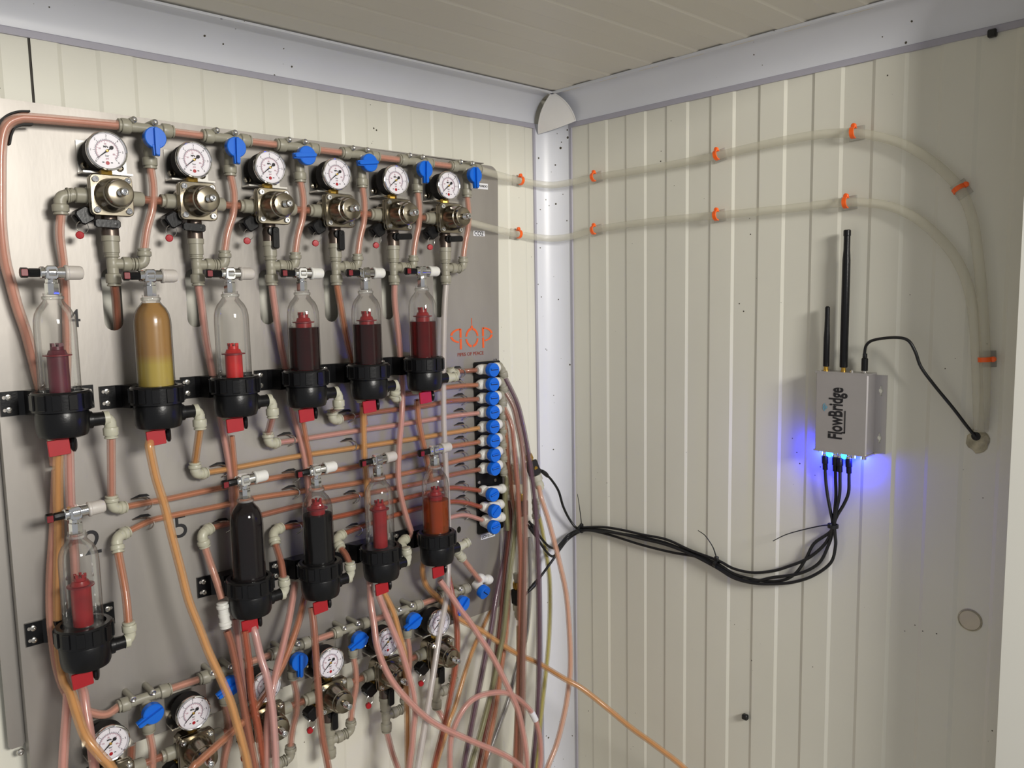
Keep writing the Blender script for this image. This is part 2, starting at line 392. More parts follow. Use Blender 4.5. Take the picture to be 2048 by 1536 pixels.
# things fixed to the right wall
def rwall(p, d=0): return B(*p, d)
p = B(1940, 1240)
o = thing('filler_plug', p, 'round cracked filler plug low on the right wall', 'wall plug')
G().lathe(p, -X_, [(0, .0145), (.0012, .0142), (.0018, .0128), (.0012, .0126)], n=24, cap=False).build('rim', 'foam', o)
G().lathe(p, -X_, [(0, .0126), (.0014, .0124), (.002, .009), (.0022, 0)], n=24, cap=False).build('disc', 'patch', o)
p = B(1957, 882)
o = thing('cable_hole', p, 'ragged foam-filled cable hole in the right wall', 'hole')
random.seed(7)
pts = [(math.cos(a)*.0135*random.uniform(.85, 1.1), math.sin(a)*.0155*random.uniform(.85, 1.1)) for a in [2*PI*i/18 for i in range(18)]]
G().prism(pts, p+V((.001, 0, 0)), -Y_, Z_, -X_, .0032, inset=.0012).build('foam', 'foam', o)
G().lathe(p+V((-.0018, .0025, .006)), -X_, [(0, .0058), (.0008, .0052), (.0009, 0)], n=14).build('opening', 'gasket', o)
for q, sz, lb in (((1987, 68), .009, 'dark rubber block below the trim at top right'), ((1493, 1432), .0085, 'small dark rubber block low on the ribbed right wall')):
    p = B(*q); G().box(p+V((-.004, 0, 0)), (.008, sz, sz), bev=.0015).build('rubber_block', 'rubber', origin=p, label=lb, cat='rubber block')

# ============================================================ STEEL BOARD
D0 = .030
pc = lambda px, py: A(px, py, D0)
XL, XR0, XR1, ZT, ZB = -.9072, -.1630, -.1765, 1.7195, .9545
outer = [(XL, ZT+.001), (XL, ZB-.02), (-.81, ZB), (XR1-.004, ZB), (XR1, ZB+.004)]
for i in range(7):
    a = PI/2*i/6; outer.append((XR0-.017+.017*math.cos(a), ZT-.017-.004+.017*math.sin(a)))
PITCH = .0976
slots = [stadium(-.783+PITCH*i, 1.4675, 1.541, .0108) for i in range(6)]
ov = A(918, 1060, D0); slots.append(stadium(ov.x, ov.z-.005, ov.z+.006, .0042))
board = thing('steel_board', (-.55, -D0, ZB), 'large brushed steel board on the left wall carrying all the valves and bottles', 'panel')
G().holed([outer]+slots, V((0, -D0+.0016, 0)), X_, Z_, OUT, .0016).build('plate', 'steel', board, smooth=.3)
g = G(); g.box(((XL+.0008), -D0/2-.006, (ZT+.93)/2), (.0016, D0-.014, ZT-.93)).build('folded_edge', 'steel', board)
g = G().holed([[(-.9245, ZT), (-.9245, .996), (-.9215, .9925), (-.911, .9925), (-.9075, .996), (-.9075, ZT)]], V((0, -.013, 0)), X_, Z_, OUT, .0016).build('side_flange', 'steel', board)
p = A(41, 1504, .015); G().lathe(p, OUT, [(0, .0042), (.002, .0036), (.0026, .0015), (.0018, 0)], n=12).build('screw', 'steel2', board)
g = G().box(((XL+XR0)/2-.01, -D0+.007, ZT-.0012), (XR0-XL-.04, .012, .0016)).build('folded_edge', 'steel', board)
for x in (-.86, -.5, -.2):
    for z in (1.69, .99): G().lathe(V((x, -.003, z)), OUT, [(0, .008), (D0-.0046, .008)], n=10).build('standoff', 'steel2', board)
# punched hooks that hold the small tubes
def hook(px, py, s=1.25):
    p = A(px, py, D0); g = G()
    c = p+V((0, -.0048, 0)); r = .0052*s
    pts = [c+V((-.011*s, .004, .0052*s)), c+V((-.004, .0026, .0056*s)), c+V((.0015, -.001, .0058*s)), c+V((.0052*s, -.0044, .0035*s)), c+V((.006*s, -.006, -.0005)), c+V((.0045*s, -.005, -.004*s)), c+V((.0015, -.002, -.0062*s))]
    g.tube(pts, .0010, n=6, sub=3); g.build('tube_hook', 'steel2', board)
    g = G(); sl = [(-.012*s, .0056*s), (-.003*s, .0086*s), (.004*s, .0082*s), (.0068*s, .0058*s), (.003*s, .0052*s)]
    g.prism(sl, p+V((0, -.0001, 0)), X_, Z_, OUT, .0003); g.build('hook_slot', 'gasket', board)
HOOKS = [(915, 745), (915, 770), (920, 799), (920, 829), (921, 857), (921, 884), (921, 912), (922, 938), (923, 974), (924, 1002), (926, 1028),
         (697, 890), (693, 833), (440, 940), (573, 879), (286, 1005), (289, 1045), (445, 1052), (586, 1055), (582, 985), (582, 952), (703, 994), (708, 1060), (700, 836)]
for h in HOOKS[:-1]: hook(*h)
# board print
lp = lambda px, py: A(px, py, D0+.0003)
def logo():
    o = thing('logo_sticker', A(945, 675, D0), 'orange printed logo of two letters and a ring with a rust slogan', 'logo')
    c = lp(944, 675); sc = .0158
    def arc(cx, a0, a1, r0_, r1_, squash=1.15, mt='orange', cz=0):
        n = 8; p = [(cx+r1_*math.cos(math.radians(a0+(a1-a0)*i/n)), cz+squash*r1_*math.sin(math.radians(a0+(a1-a0)*i/n))) for i in range(n+1)]
        p += [(cx+r0_*math.cos(math.radians(a1+(a0-a1)*i/n)), cz+squash*r0_*math.sin(math.radians(a1+(a0-a1)*i/n))) for i in range(n+1)]
        g = G(); nn = len(p)
        b0 = len(g.v); g.v += [c+X_*x+Z_*z for x, z in p]+[c+X_*x+Z_*z+OUT*.0003 for x, z in p]
        for i in range(n): g.face((i, i+1, 2*n-i, 2*n+1-i)); g.face((nn+i, nn+i+1, nn+2*n-i, nn+2*n+1-i))
        for i in range(nn): g.face((i, (i+1) % nn, nn+(i+1) % nn, nn+i))
        g.build('letter_piece', mt, o, smooth=0)
    for a0, a1 in ((8, 84), (96, 172), (188, 264), (276, 352)): arc(0, a0, a1, .0108, .0142)
    for sgn, cx in ((-1, -.0250), (1, .0250)):
        base = 180 if sgn < 0 else 0
        for a0, a1 in ((-80, -6), (6, 90)):
            lo_, hi_ = (a0, a1) if sgn > 0 else (180-a1, 180-a0)
            arc(cx, lo_, hi_, .0166, .0212, squash=.56, cz=.004)
        for z0, z1 in ((-.0185, -.0010), (.0008, .0155)):
            g = G().box(c+X_*(cx-sgn*.0006)+Z_*((z0+z1)/2), (.0040, .0006, z1-z0)).build('letter_piece', 'orange', o)
    G().box(c+Z_*.0265, (.0011, .0006, .011)).build('letter_piece', 'orange', o)
    G().lathe(c+Z_*.0175, OUT, [(0, .0026), (.0004, .0026)], n=10).build('letter_piece', 'orange', o)
    text('PIPES OF PEACE', .0078, lp(915, 713), X_, Z_, 'rust', o, bold=.00012, sx=1.05)
logo()
def sticker(name, px, py, w, h, body, size, label, tilt=0, ox=.0015):
    p = A(px, py, D0); o = thing(name, p, label, 'label')
    U = V((math.cos(tilt), 0, math.sin(tilt))); W_ = V((-math.sin(tilt), 0, math.cos(tilt)))
    G().box(p+OUT*.0002, (w, .0004, h), X=U, Z=W_).build('paper', 'label', o)
    text(body, size, p+OUT*.0006-U*(w/2-ox)-W_*size*.33, U, W_, 'ink', o, bold=.0001)
sticker('line_label', 960, 372, .034, .0095, 'COMPONDO', .0052, 'white sticker reading COMPONDO behind the rightmost top blue lever')
sticker('line_label', 958, 467, .025, .0085, 'CO2', .0095, 'white sticker reading CO2 below the rightmost regulator', ox=.002)
sticker('line_label', 976, 1071, .032, .0085, 'LOVEOR', .0075, 'white sticker at the foot of the black valve strip', ox=.001)
o = text('5', .042, lp(346, 1078), X_, Z_, 'ink', None, name='printed_number'); props(o, 'black printed number 5 beside the long amber tube', 'number')
o = text('2', .042, lp(168, 1112), X_, Z_, 'ink', None, name='printed_number'); props(o, 'black printed number behind the lower left clear bottle', 'number')
o = text('4', .030, lp(135, 655), X_, Z_, 'ink', None, name='printed_number'); props(o, 'black printed number behind the upper left clear bottle', 'number')
o = text('12', .010, lp(986, 726), X_, Z_, 'ink', None, name='printed_number'); props(o, 'small black printed number 12 above the top blue valve', 'number')

# ============================================================ FITTINGS
def collet(g, P, ax, L, rb=.0066, rc=.0083, n=18, start=.3):
    """arm of a push fitting: neck, collar, groove, release ring"""
    g.lathe(P, ax, [(0, rb), (L*start, rb), (L*start+.001, rc*.97), (L*start+.002, rc), (L-.0045, rc), (L-.0035, rc*.94), (L-.0033, rc*.78), (L-.0022, rc*.78), (L-.002, rc*.9), (L-.0004, rc*.9), (L, rc*.82)], n=n)
def fitting(name, P, arms, m, label, cat, L=.018, group=None, rb=.0064, rc=.0080):
    """arms: list of direction (or (direction, length)); separate collet parts on one body"""
    o = thing(name, P, label, cat, group); g = G()
    dirs = [(V(a[0]).normalized(), a[1]) if isinstance(a, tuple) else (V(a).normalized(), L) for a in arms]
    if len(dirs) == 2 and dirs[0][0].dot(dirs[1][0]) > -.9:
        a, b = dirs[0][0], dirs[1][0]; k = .008
        g.tube([P+a*k, P+a*k*.45+b*k*.12, P+b*k*.45+a*k*.12, P+b*k], rb, n=16, sub=4)
    else:
        for d, l in dirs: g.lathe(P, d, [(0, rb), (l*.4, rb)], n=16)
        if len(dirs) == 2: g.lathe(P-dirs[0][0]*.002, dirs[0][0], [(0, rb*1.12), (.004, rb*1.12)], n=16)
        else: g.lathe(P-dirs[0][0]*rb, dirs[0][0], [(0, rb*.9), (rb*.3, rb*1.06), (rb*1.7, rb*1.06), (rb*2, rb*.9)], n=16)
    g.build('body', m, o)
    for d, l in dirs:
        g = G(); collet(g, P+d*.0045, d, l-.0045, rb, rc); g.build('collet', m, o)
    return o
def tube(pts, label, kind='salmon', r=.0048, name='drink_tube', cat='tube', group=None, bore=.5, sub=6, n=10):
    P = [A(*p) if isinstance(p, tuple) else p for p in pts]
    g = G().tube(P, r, n=n, sub=sub); o = g.build(name, kind, origin=P[0], smooth=1, label=label, cat=cat, group=group)
    if bore: G().tube(P, r*bore, n=7, sub=sub).build('bore', kind+'_bore', o, smooth=1)
    return o

# ============================================================ REGULATORS
X0, Z0 = -.7887, 1.6200                       # flange centre of the first regulator
def make_regulator():
    F = V((X0, 0, Z0)); y = lambda d: OUT*d
    o = thing('gas_regulator', F+y(D0), '', 'regulator')
    # bent steel bracket screwed to the board
    bx = X0+.0045; bz0 = Z0+.0275
    g = G().holed([[(bx-.0265, bz0), (bx+.0265, bz0), (bx+.0265, bz0+.037), (bx-.0265, bz0+.037)]], F*0+y(D0+.0002), X_, Z_, OUT, .002)
    g.box(V((bx, -(D0+.012), bz0)), (.053, .022, .002)); br = g.build('bracket', 'steel2', o, smooth=.3)
    for sx in (-.019, .019): G().lathe(V((bx+sx, -(D0+.0022), bz0+.0095)), OUT, [(0, .0042), (.002, .004), (.0026, .0024), (.0016, .0022), (.0016, 0)], n=12).build('screw', 'nickel', br)
    # body
    g = G().lathe(F+y(D0+.006), OUT, [(0, .014), (.003, .0175), (.034, .0185)], n=20)
    g.box(F+y(D0+.022), (.034, .028, .034), bev=.005); g.build('body', 'nickel', o)
    # square flange
    h = .0225; q = .0055; poly = []
    for cx, cz, a in ((h-q, h-q, 0), (-h+q, h-q, PI/2), (-h+q, -h+q, PI), (h-q, -h+q, 1.5*PI)):
        poly += [(cx+q*math.cos(a+PI/2*i/4), cz+q*math.sin(a+PI/2*i/4)) for i in range(5)]
    g = G().prism(poly, F+y(.064), X_, Z_, OUT, .0045, inset=.0007); g.prism(poly, F+y(.0692), X_, Z_, OUT, .0052, inset=.0009); g.build('flange', 'nickel', o)
    for sx in (-.0168, .0168):
        for sz in (-.0168, .0168):
            G().lathe(F+V((sx, -.0738, sz)), OUT, [(0, .0036), (.0024, .0036), (.003, .0031), (.003, .0018), (.0012, .0017), (.0012, 0)], n=12).build('bolt', 'chrome', o)
    G().lathe(F+y(.0742), OUT, [(0, .0192), (.004, .0188), (.012, .0176), (.022, .0162), (.0225, .0148), (.0265, .0146), (.029, .0138), (.0295, .0125), (.0293, 0)], n=28).build('bonnet', 'nickel', o)
    G().lathe(F+y(.1032), OUT, [(0, .0034), (.0025, .0034), (.003, .0047), (.0048, .0033), (.0052, .0047), (.007, .0033), (.0074, .0047), (.0092, .0033), (.0105, .0033), (.0108, .0044), (.0138, .0042), (.0142, .0036), (.0142, .002), (.011, .0018), (.011, 0)], n=16).build('nipple', 'chrome', o)
    # gauge
    C = V((X0-.001, 0, Z0+.0492))
    ga = G().lathe(C+y(.047), OUT, [(0, .013), (.001, .019), (.0025, .0202), (.018, .0204), (.0185, .0215), (.021, .0215)], n=36).build('gauge', 'gasket', o)
    G().lathe(C+y(.0678), OUT, [(0, .0216), (.003, .0219), (.0046, .0214), (.005, .0204), (.0046, .0196), (.003, .0192)], n=36, cap=False).build('bezel', 'chrome', ga)
    G().lathe(C+y(.068), OUT, [(0, .0196), (.0018, .0196)], n=36).build('dial', 'dial', ga)
    Y1 = .0699
    def arcline(r0_, r1_, a0, a1, mt, name='scale'):
        g = G(); n = 28
        for i in range(n+1):
            a = math.radians(a0+(a1-a0)*i/n)
            for r in (r0_, r1_): g.v.append(C+V((r*math.cos(a), -Y1-.0001, r*math.sin(a))))
        for i in range(n): g.face((2*i, 2*i+1, 2*i+3, 2*i+2))
        g.build(name, mt, ga, smooth=0)
    arcline(.0118, .0124, -45, 225, 'inkgrey'); arcline(.0110, .0114, -45, 225, 'inkred')
    g = G(); gr = G()
    for i in range(31):
        a = math.radians(225-270*i/30); d = V((math.cos(a), 0, math.sin(a))); t = V((-d.z, 0, d.x)); L = .0024 if i % 5 == 0 else .0011
        g.box(C+y(Y1+.0001)+d*(.0124+L/2), (L, .0001, .00042 if i % 5 == 0 else .0002), X=d, Z=t)
    for i in range(18):
        a = math.radians(225-270*i/17.4); d = V((math.cos(a), 0, math.sin(a))); t = V((-d.z, 0, d.x)); L = .0018 if i % 4 == 0 else .0009
        gr.box(C+y(Y1+.0001)+d*(.0110-L/2), (L, .0001, .0003), X=d, Z=t)
    g.build('ticks', 'ink', ga, smooth=0); gr.build('ticks', 'inkred', ga, smooth=0)
    for i in range(7):
        a = math.radians(225-45*i); text(str(i), .0034, C+y(Y1+.0001)+V((.0168*math.cos(a), 0, .0168*math.sin(a)-.0012)), X_, Z_, 'ink', ga, 'digit', 'CENTER')
    for i, s_ in enumerate(('20', '40', '60', '80')):
        a = math.radians(225-62*(i+1)); text(s_, .0026, C+y(Y1+.0001)+V((.0078*math.cos(a), 0, .0078*math.sin(a)-.001)), X_, Z_, 'inkred', ga, 'digit', 'CENTER')
    text('bar', .0032, C+y(Y1+.0001)+V((0, 0, -.0062)), X_, Z_, 'ink', ga, 'digit', 'CENTER'); text('psi', .003, C+y(Y1+.0001)+V((0, 0, -.0092)), X_, Z_, 'inkred', ga, 'digit', 'CENTER')
    text('MPa', .003, C+y(Y1+.0001)+V((-.001, 0, .0036)), X_, Z_, 'ink', ga, 'digit', 'CENTER', bold=.0001)
    G().lathe(C+V((0, -Y1, -.0132)), OUT, [(0, .0021), (.0002, .0021), (.0002, .0012), (.0001, .0011)], n=14).build('emblem', 'red', ga)
    for sx in (-.0045, .0045): G().box(C+V((sx, -Y1-.0001, -.0126)), (.0022, .0002, .001)).build('emblem', 'ink', ga)
    a = math.radians(219); d = V((math.cos(a), 0, math.sin(a))); t = V((-d.z, 0, d.x))
    g = G().prism([(-.0055, -.0004), (-.0055, .0004), (0, .0009), (.0152, .00012), (.0152, -.00012), (0, -.0009)], C+y(Y1+.0012), d, t, OUT, .0003)
    g.lathe(C+y(Y1+.0011)-d*.0062, OUT, [(0, .0021), (.0004, .0021)], n=12); g.build('needle', 'ink', ga)
    G().lathe(C+y(Y1+.001), OUT, [(0, .0015), (.0012, .0015), (.0014, .001)], n=12).build('hub', 'brass', ga)
    g = G().lathe(V((X0, -.058, Z0+.0215)), Z_, [(0, .0066), (.0085, .0066), (.009, .0052)], n=6); g.build('stem', 'brass', o)
    # push fittings left and right
    g = G().lathe(F+V((-.0175, -.055, 0)), -X_, [(0, .0098), (.004, .0098), (.0045, .0088), (.015, .0088), (.016, .0078), (.0163, .0066), (.0175, .0066), (.018, .0078), (.0205, .0076), (.0205, .005)], n=18); g.build('inlet_fitting', 'grey', o)
    g = G().lathe(F+V((.0165, -.055, 0)), X_, [(0, .0098), (.004, .0098), (.0045, .0088), (.021, .0086), (.0232, .0072), (.0238, .0052)], n=18); g.build('outlet_fitting', 'grey', o)
    # relief valve at lower left
    d = V((-1, 0, -.62)).normalized(); q0 = F+V((-.012, -.052, -.0135))
    G().lathe(q0, d, [(0, .0062), (.009, .0062)], n=12).build('spigot', 'brass', o)
    t = V((d.z, 0, -d.x))
    rv = G().box(q0+d*.0165+y(.002), (.0165, .017, .0175), X=d, Z=t, bev=.0025).lathe(q0+d*.022, d, [(0, .0068), (.0045, .0062), (.005, .004)], n=6).build('relief_valve', 'black', o)
    c1 = q0+d*.021+V((.0005, -.008, -.011)); ring = [c1+V((.0062*math.cos(a), 0, .0068*math.sin(a))) for a in [2*PI*i/16 for i in range(17)]]
    G().tube(ring, .00045, n=5, sub=2, cap=False).build('pull_ring', 'steel2', rv)
    G().lathe(c1+V((-.003, .0005, -.0085)), V((-.3, -1, -.1)), [(-.003, .003), (-.0025, .0042), (.002, .0044), (.003, .0036), (.0032, 0)], n=12).build('end_cap', 'red', rv)
    # shut-off valve below
    g = G().lathe(F+V((.001, -.055, -.0215)), -Z_, [(0, .0085), (.004, .0085), (.005, .0072), (.010, .0092), (.0225, .0092)], n=14); g.build('shutoff_body', 'gun', o)
    G().lathe(F+V((.001, -.062, -.031)), OUT, [(0, .0062), (.0045, .006), (.005, .0035)], n=12).build('shutoff_stem', 'black', o)
    piv = F+V((.003, -.0685, -.0312))
    g = G().box(piv+V((-.0085, 0, 0)), (.0275, .0050, .0090), bev=.0018); g.lathe(piv+y(.0022), OUT, [(0, .0022), (.0008, .002), (.001, 0)], n=8)
    g.build('shutoff_lever', 'black', o, origin=piv)
    # grey adapter screwed under the valve
    g = G().lathe(F+V((.001, -.055, -.0435)), -Z_, [(0, .0098), (.006, .0098), (.0065, .0086), (.019, .0086), (.0195, .0078), (.0198, .0066), (.021, .0066), (.0215, .0076), (.0232, .0075)], n=18); g.build('adapter', 'grey', o)
    return o
reg = make_regulator()
def place_reg(o, row, i):
    if row == 0: o.location = V((X0+PITCH*i, -D0, Z0))
    else: o.location = V((X0-.043+PITCH*i, -D0, Z0-.683))
    where = 'upper row' if row == 0 else 'bottom row'
    o['label'] = 'nickel gas regulator with round white pressure gauge, %s in the %s' % (ORD[i] if i in (0, 5) else ORD[i]+' from left', where)
    o['group'] = 'gas regulators with pressure gauges'
    vert = (row == 0 and i in (2, 3)) or row == 1
    for c in o.children:
        if c.name.startswith('shutoff_lever'):
            c.rotation_euler = (0, -PI/2+.02, 0) if vert else (0, [0.02, .05, 0, 0, PI-.06, PI-.06][i] if row == 0 else 0, 0)
REGS = []
for row in (0, 1):
    for i in range(6):
        o = reg if (row, i) == (0, 0) else copy_tree(reg); place_reg(o, row, i); REGS.append(o)

# ============================================================ MANIFOLD VALVES WITH BLUE LEVERS
VX, VZ = -.7385, 1.7030
def make_valve():
    P = V((VX, -.050, VZ)); o = thing('tee_valve', V((VX, -D0, VZ)), '', 'valve')
    g = G().lathe(P-X_*.014, X_, [(0, .0058), (.028, .0058)], n=16)
    g.lathe(P+V((.002, .004, -.013)), OUT, [(0, .0062), (.002, .0078), (.018, .0078)], n=18)
    g.lathe(P+V((.002, 0, -.013)), -Z_, [(0, .0062), (.016, .0062)], n=16)
    g.lathe(P, V((.002, 0, -.013)), [(0, .006), (.013, .006)], n=12)
    for sx in (-.016, .0075): g.lathe(P+V((sx, .0198, .0068)), OUT, [(0, .0038), (.028, .0038)], n=12)
    g.build('body', 'grey', o)
    for sg in (-1, 1):
        g = G(); collet(g, P+X_*sg*.011, X_*sg, .0205, .0062, .0086); g.build('collet', 'grey', o)
    g = G(); collet(g, P+V((.002, 0, -.0265)), -Z_, .0195, .0062, .0083); g.build('collet', 'grey', o)
    for sx in (-.016, .0075):
        G().lathe(P+V((sx, -.008, .0068)), OUT, [(0, .0035), (.0015, .0035), (.0022, .0025), (.0016, .0014), (.0012, 0)], n=12).build('screw', 'steel2', o)
    K = P+V((.002, -.0142, -.0135))
    g = G().lathe(K, OUT, [(0, .0115), (.001, .0124), (.0085, .0124), (.0095, .0116)], n=28)
    g.box(K+V((0, -.0112, -.0045)), (.0046, .0052, .0318), bev=.0012)
    g.prism([(-.0046, -.008), (.0046, -.008), (.0036, -.0205), (-.0036, -.0205)], K+OUT*.004, X_, Z_, OUT, .006, inset=.0008)
    g.build('lever', 'blue', o, origin=K)
    return o
val = make_valve(); LROT = [[0, .03, 1.45, 1.45, .05, 0], [1.18, 1.2, .05, 1.2, 1.2, .8]]
vx = lambda row, i: VX+PITCH*i+(-.0465 if row else 0)
vz = lambda row, i: VZ-.6855 if row else VZ
for row in (0, 1):
    for i in range(6):
        o = val if (row, i) == (0, 0) else copy_tree(val); o.location = V((vx(row, i), -D0, vz(row, i)))
        turned = abs(LROT[row][i]) > .5
        o['label'] = 'grey tee valve with blue lever %s, %s in the %s line' % ('turned sideways' if turned else 'pointing down', ORD[i] if i in (0, 5) else ORD[i]+' from left', 'top' if row == 0 else 'bottom')
        o['group'] = 'blue lever valves on the manifold lines'
        for c in o.children:
            if c.name.startswith('lever'): c.rotation_euler = (0, LROT[row][i], 0)
    for i in range(5):
        z = vz(row, i); a = V((vx(row, i)+.0295, -.050, z)); b = V((vx(row, i+1)-.0295, -.050, z))
        tube([a, b], 'short salmon tube joining the %s and %s valves of the %s line' % (ORD[i].replace('leftmost', 'first'), ORD[i+1].replace('rightmost', 'last'), 'top' if row == 0 else 'bottom'), 'salmon', group='short tubes between manifold valves', sub=2)

# tees below the regulators, elbows and bowed tubes
def proto_tee():
    P = V((X0+.001, -.055, Z0-.0752)); return fitting('tee_fitting', P, [(-Z_, .0255), (X_, .0225), (Z_, .0125)], 'grey', '', 'pipe fitting', rb=.0062, rc=.0084)
tee = proto_tee()
elb = fitting('elbow_fitting', V((X0+.0368, -.055, Z0-.0752)), [(-X_, .0125), (Z_, .0185)], 'grey', '', 'pipe fitting', rb=.0062, rc=.0082)
tb, eb = tee.location.copy(), elb.location.copy()
for row in (0, 1):
    sh = V((-.043, 0, -.683)) if row else V((0, 0, 0))
    for i in range(6):
        t_ = tee if (row, i) == (0, 0) else copy_tree(tee); e_ = elb if (row, i) == (0, 0) else copy_tree(elb)
        t_.location = tb+sh+X_*PITCH*i; e_.location = eb+sh+X_*PITCH*i
        wh = '%s of the %s row' % (ORD[i], 'upper' if row == 0 else 'bottom')
        t_['label'] = 'grey tee fitting hanging under the %s regulator' % wh.replace(' of', ' of').replace('  ', ' ')
        e_['label'] = 'grey elbow fitting right of the tee under regulator %s' % wh
        t_['group'] = 'grey tees under the regulators'; e_['group'] = 'grey elbows under the regulators'
        a = V((vx(row, i)+.002, -.050, vz(row, i)-.0435)); b = e_.location+V((0, 0, .016)); m_ = (a+b)/2
        bow = [.0045, .006, .005, .004, .0035, .003][i]
        tube([a, a*.75+b*.25+V((bow*.9, -.003, 0)), m_+V((bow, -.004, 0)), a*.25+b*.75+V((bow*.2, -.002, 0)), b],
             'bowed salmon tube from blue lever valve down to its elbow, %s' % wh, 'salmon', group='bowed tubes beside the regulators')
        if i < 5:
            rx = X0+sh.x+PITCH*i; z = Z0+sh.z
            tube([V((rx+.037, -.055, z)), V((rx+PITCH-.036, -.055, z))], 'short dark salmon tube right of regulator %s' % wh, 'brown', group='short tubes between regulators', sub=2)
# first regulator's supply elbow and its tube down behind the first bottle
fitting('elbow_fitting', V((-.8372, -.055, Z0-.001)), [(X_, .0112), (-Z_, .0215)], 'grey', 'grey elbow fitting feeding the leftmost upper regulator', 'pipe fitting', rc=.0086)
tube([V((-.8372, -.055, Z0-.021)), (120, 470, .052), (127, 530, .047), (132, 600, .042), (134, 700, .04), (132, 790, .039)], 'salmon tube running down behind the upper left clear bottle')
fitting('elbow_fitting', V((-.8372-.043, -.055, Z0-.684)), [(X_, .0112), (-Z_, .0215)], 'grey', 'grey elbow fitting feeding the leftmost bottom regulator', 'pipe fitting', rc=.0086)

# ============================================================ CLEAR BOTTLES (foam detectors)
BD = .085
def bottle(x, zb, juice, level, fh, label, row, i, fmat='float', knob_tip='red', cap='capgrey', stub_up=False, side='right', tagshift=0, tilt=0):
    P = V((x, -BD, zb)); o = thing('foam_detector', V((x, -D0, zb-.048)), label, 'bottle', 'clear foam detector bottles')
    y = lambda v: P+v
    # black union collar with lugs
    cl = G().lathe(P, Z_, [(-.0215, .0275), (-.021, .0292), (-.002, .0292), (0, .0278), (0, .0232), (-.004, .0225), (-.006, .0)], n=36, cap=False).build('collar', 'black', o)
    for k in range(12):
        a = 2*PI*k/12+.15; d = V((math.cos(a), math.sin(a), 0)); t = V((-d.y, d.x, 0))
        G().box(P+d*.0296-Z_*.0105, (.002, .0082, .0165), X=d, Y=t, bev=.0006).build('lug', 'black', cl)
    G().lathe(P, -Z_, [(.0212, .0255), (.024, .0266), (.036, .0264), (.0445, .0256), (.0485, .0240), (.0500, .0205), (.0502, 0)], n=32).build('bowl_base', 'black', o)
    sb = G().lathe(P+V((.018, .0, -.035)), X_, [(0, .0098), (.011, .0098), (.0115, .0078), (.0268, .0074)], n=18).build('outlet_stub', 'black', o)
    # bracket strap on the board
    bz = zb-.028 if row == 0 else zb-.030
    bp = []
    for k in range(9):
        a = -PI*.5+PI*k/8
    prof = [V((-.047, -.034, 0)), V((-.03, -.034, 0)), V((-.025, -.038, 0)), V((-.02, -.052, 0)), V((.02, -.052, 0)), V((.025, -.038, 0)), V((.03, -.034, 0)), V((.047, -.034, 0)),
            V((.047, -.0315, 0)), V((-.047, -.0315, 0))]
    g = G().strip(prof, V((x, 0, bz)), V((x, 0, bz+.027)), close=True)
    b = len(g.v); n_ = len(prof)
    g.face([b-2*n_+k for k in range(n_)]); g.face([b-n_+k for k in range(n_)])
    bk = g.build('bracket', 'black', o, smooth=.4)
    for sx in (-.0395, .0395):
        for sz in (.0065, .0205):
            G().lathe(V((x+sx, -.034, bz+sz)), OUT, [(0, .0034), (.0016, .0032), (.002, .0018), (.0012, .0014), (.0012, 0)], n=10).build('screw', 'steel2', bk)
            G().prism(stadium(0, -.002, .002, .0018, 4), V((x+sx-(.004 if sx < 0 else -.004), -.0341, bz+sz)), Z_*0+X_, Z_, OUT, .0003).build('slot', 'steel', bk)
    # bowl
    prof = [(-.004, .0208), (.068, .0206), (.076, .0202), (.083, .0188), (.089, .0160), (.0935, .0122), (.0965, .0102), (.098, .0096), (.0985, .0108), (.1015, .0108), (.102, .0092), (.105, .0092)]
    G().lathe(P, Z_, prof, n=40, cap=False).build('bowl', 'glass', o, smooth=1)
    G().lathe(P, Z_, [(.0985, .0098), (.1, .0101), (.1015, .0098)], n=24, cap=False).build('neck_ring', 'clearclip', o)
    if juice:
        pr = [(h, r-.0014) for h, r in prof[:7] if h < level]
        hh = level; rl = .0192
        for (h0, ra), (h1, rb_) in zip(prof, prof[1:]):
            if h0 <= level <= h1: rl = ra+(rb_-ra)*(level-h0)/(h1-h0)-.0014
        pr = [(0.0, .0192)]+[q for q in pr if q[0] > 0]+[(level, rl), (level, 0)]
        G().lathe(P, Z_, pr, n=36, cap=False).build('liquid', juice, o, smooth=.8)
    if fh:
        fl = G().lathe(P, Z_, [(-.002, .0104), (fh-.009, .0104), (fh-.0085, .0100), (fh-.004, .0082), (fh-.0035, .0066), (fh, .0064), (fh, 0)], n=20, cap=False).build('float', fmat, o)
        G().lathe(P+Z_*(fh-.0105), Z_, [(0, .0104), (.0004, .0142), (.0016, .0142), (.002, .0104)], n=20, cap=False).build('float_ring', 'darkred', fl)
        for k in range(5):
            a = 2*PI*k/5; G().box(P+V((.0052*math.cos(a), .0052*math.sin(a), fh+.0016)), (.0026, .0026, .004)).build('float_prong', fmat, fl)
    # vent valve
    T = P+V((.0, 0, .1265))
    vv = G().lathe(P+Z_*.103, Z_, [(0, .0068), (.001, .0072), (.012, .0072), (.013, .0062), (.02, .006)], n=8)
    ax = V((math.cos(tilt), 0, math.sin(tilt)))
    vv.lathe(T-ax*.011, ax, [(0, .0058), (.0012, .0068), (.004, .0068), (.005, .0056), (.007, .0056), (.008, .0072), (.0145, .0074), (.0155, .0066), (.024, .0066)], n=16)
    vv.box(T, (.0125, .0125, .0150), X=ax, Z=Y_.cross(ax)*-1, bev=.002)
    vv = vv.build('vent_valve', 'chrome', o)
    kb = G().lathe(T-ax*.0108, -ax, [(0, .0044), (.002, .0046), (.009, .0046), (.010, .0044), (.0115, .0054), (.0175, .0054), (.018, .0045)], n=8).build('vent_knob', 'black', vv)
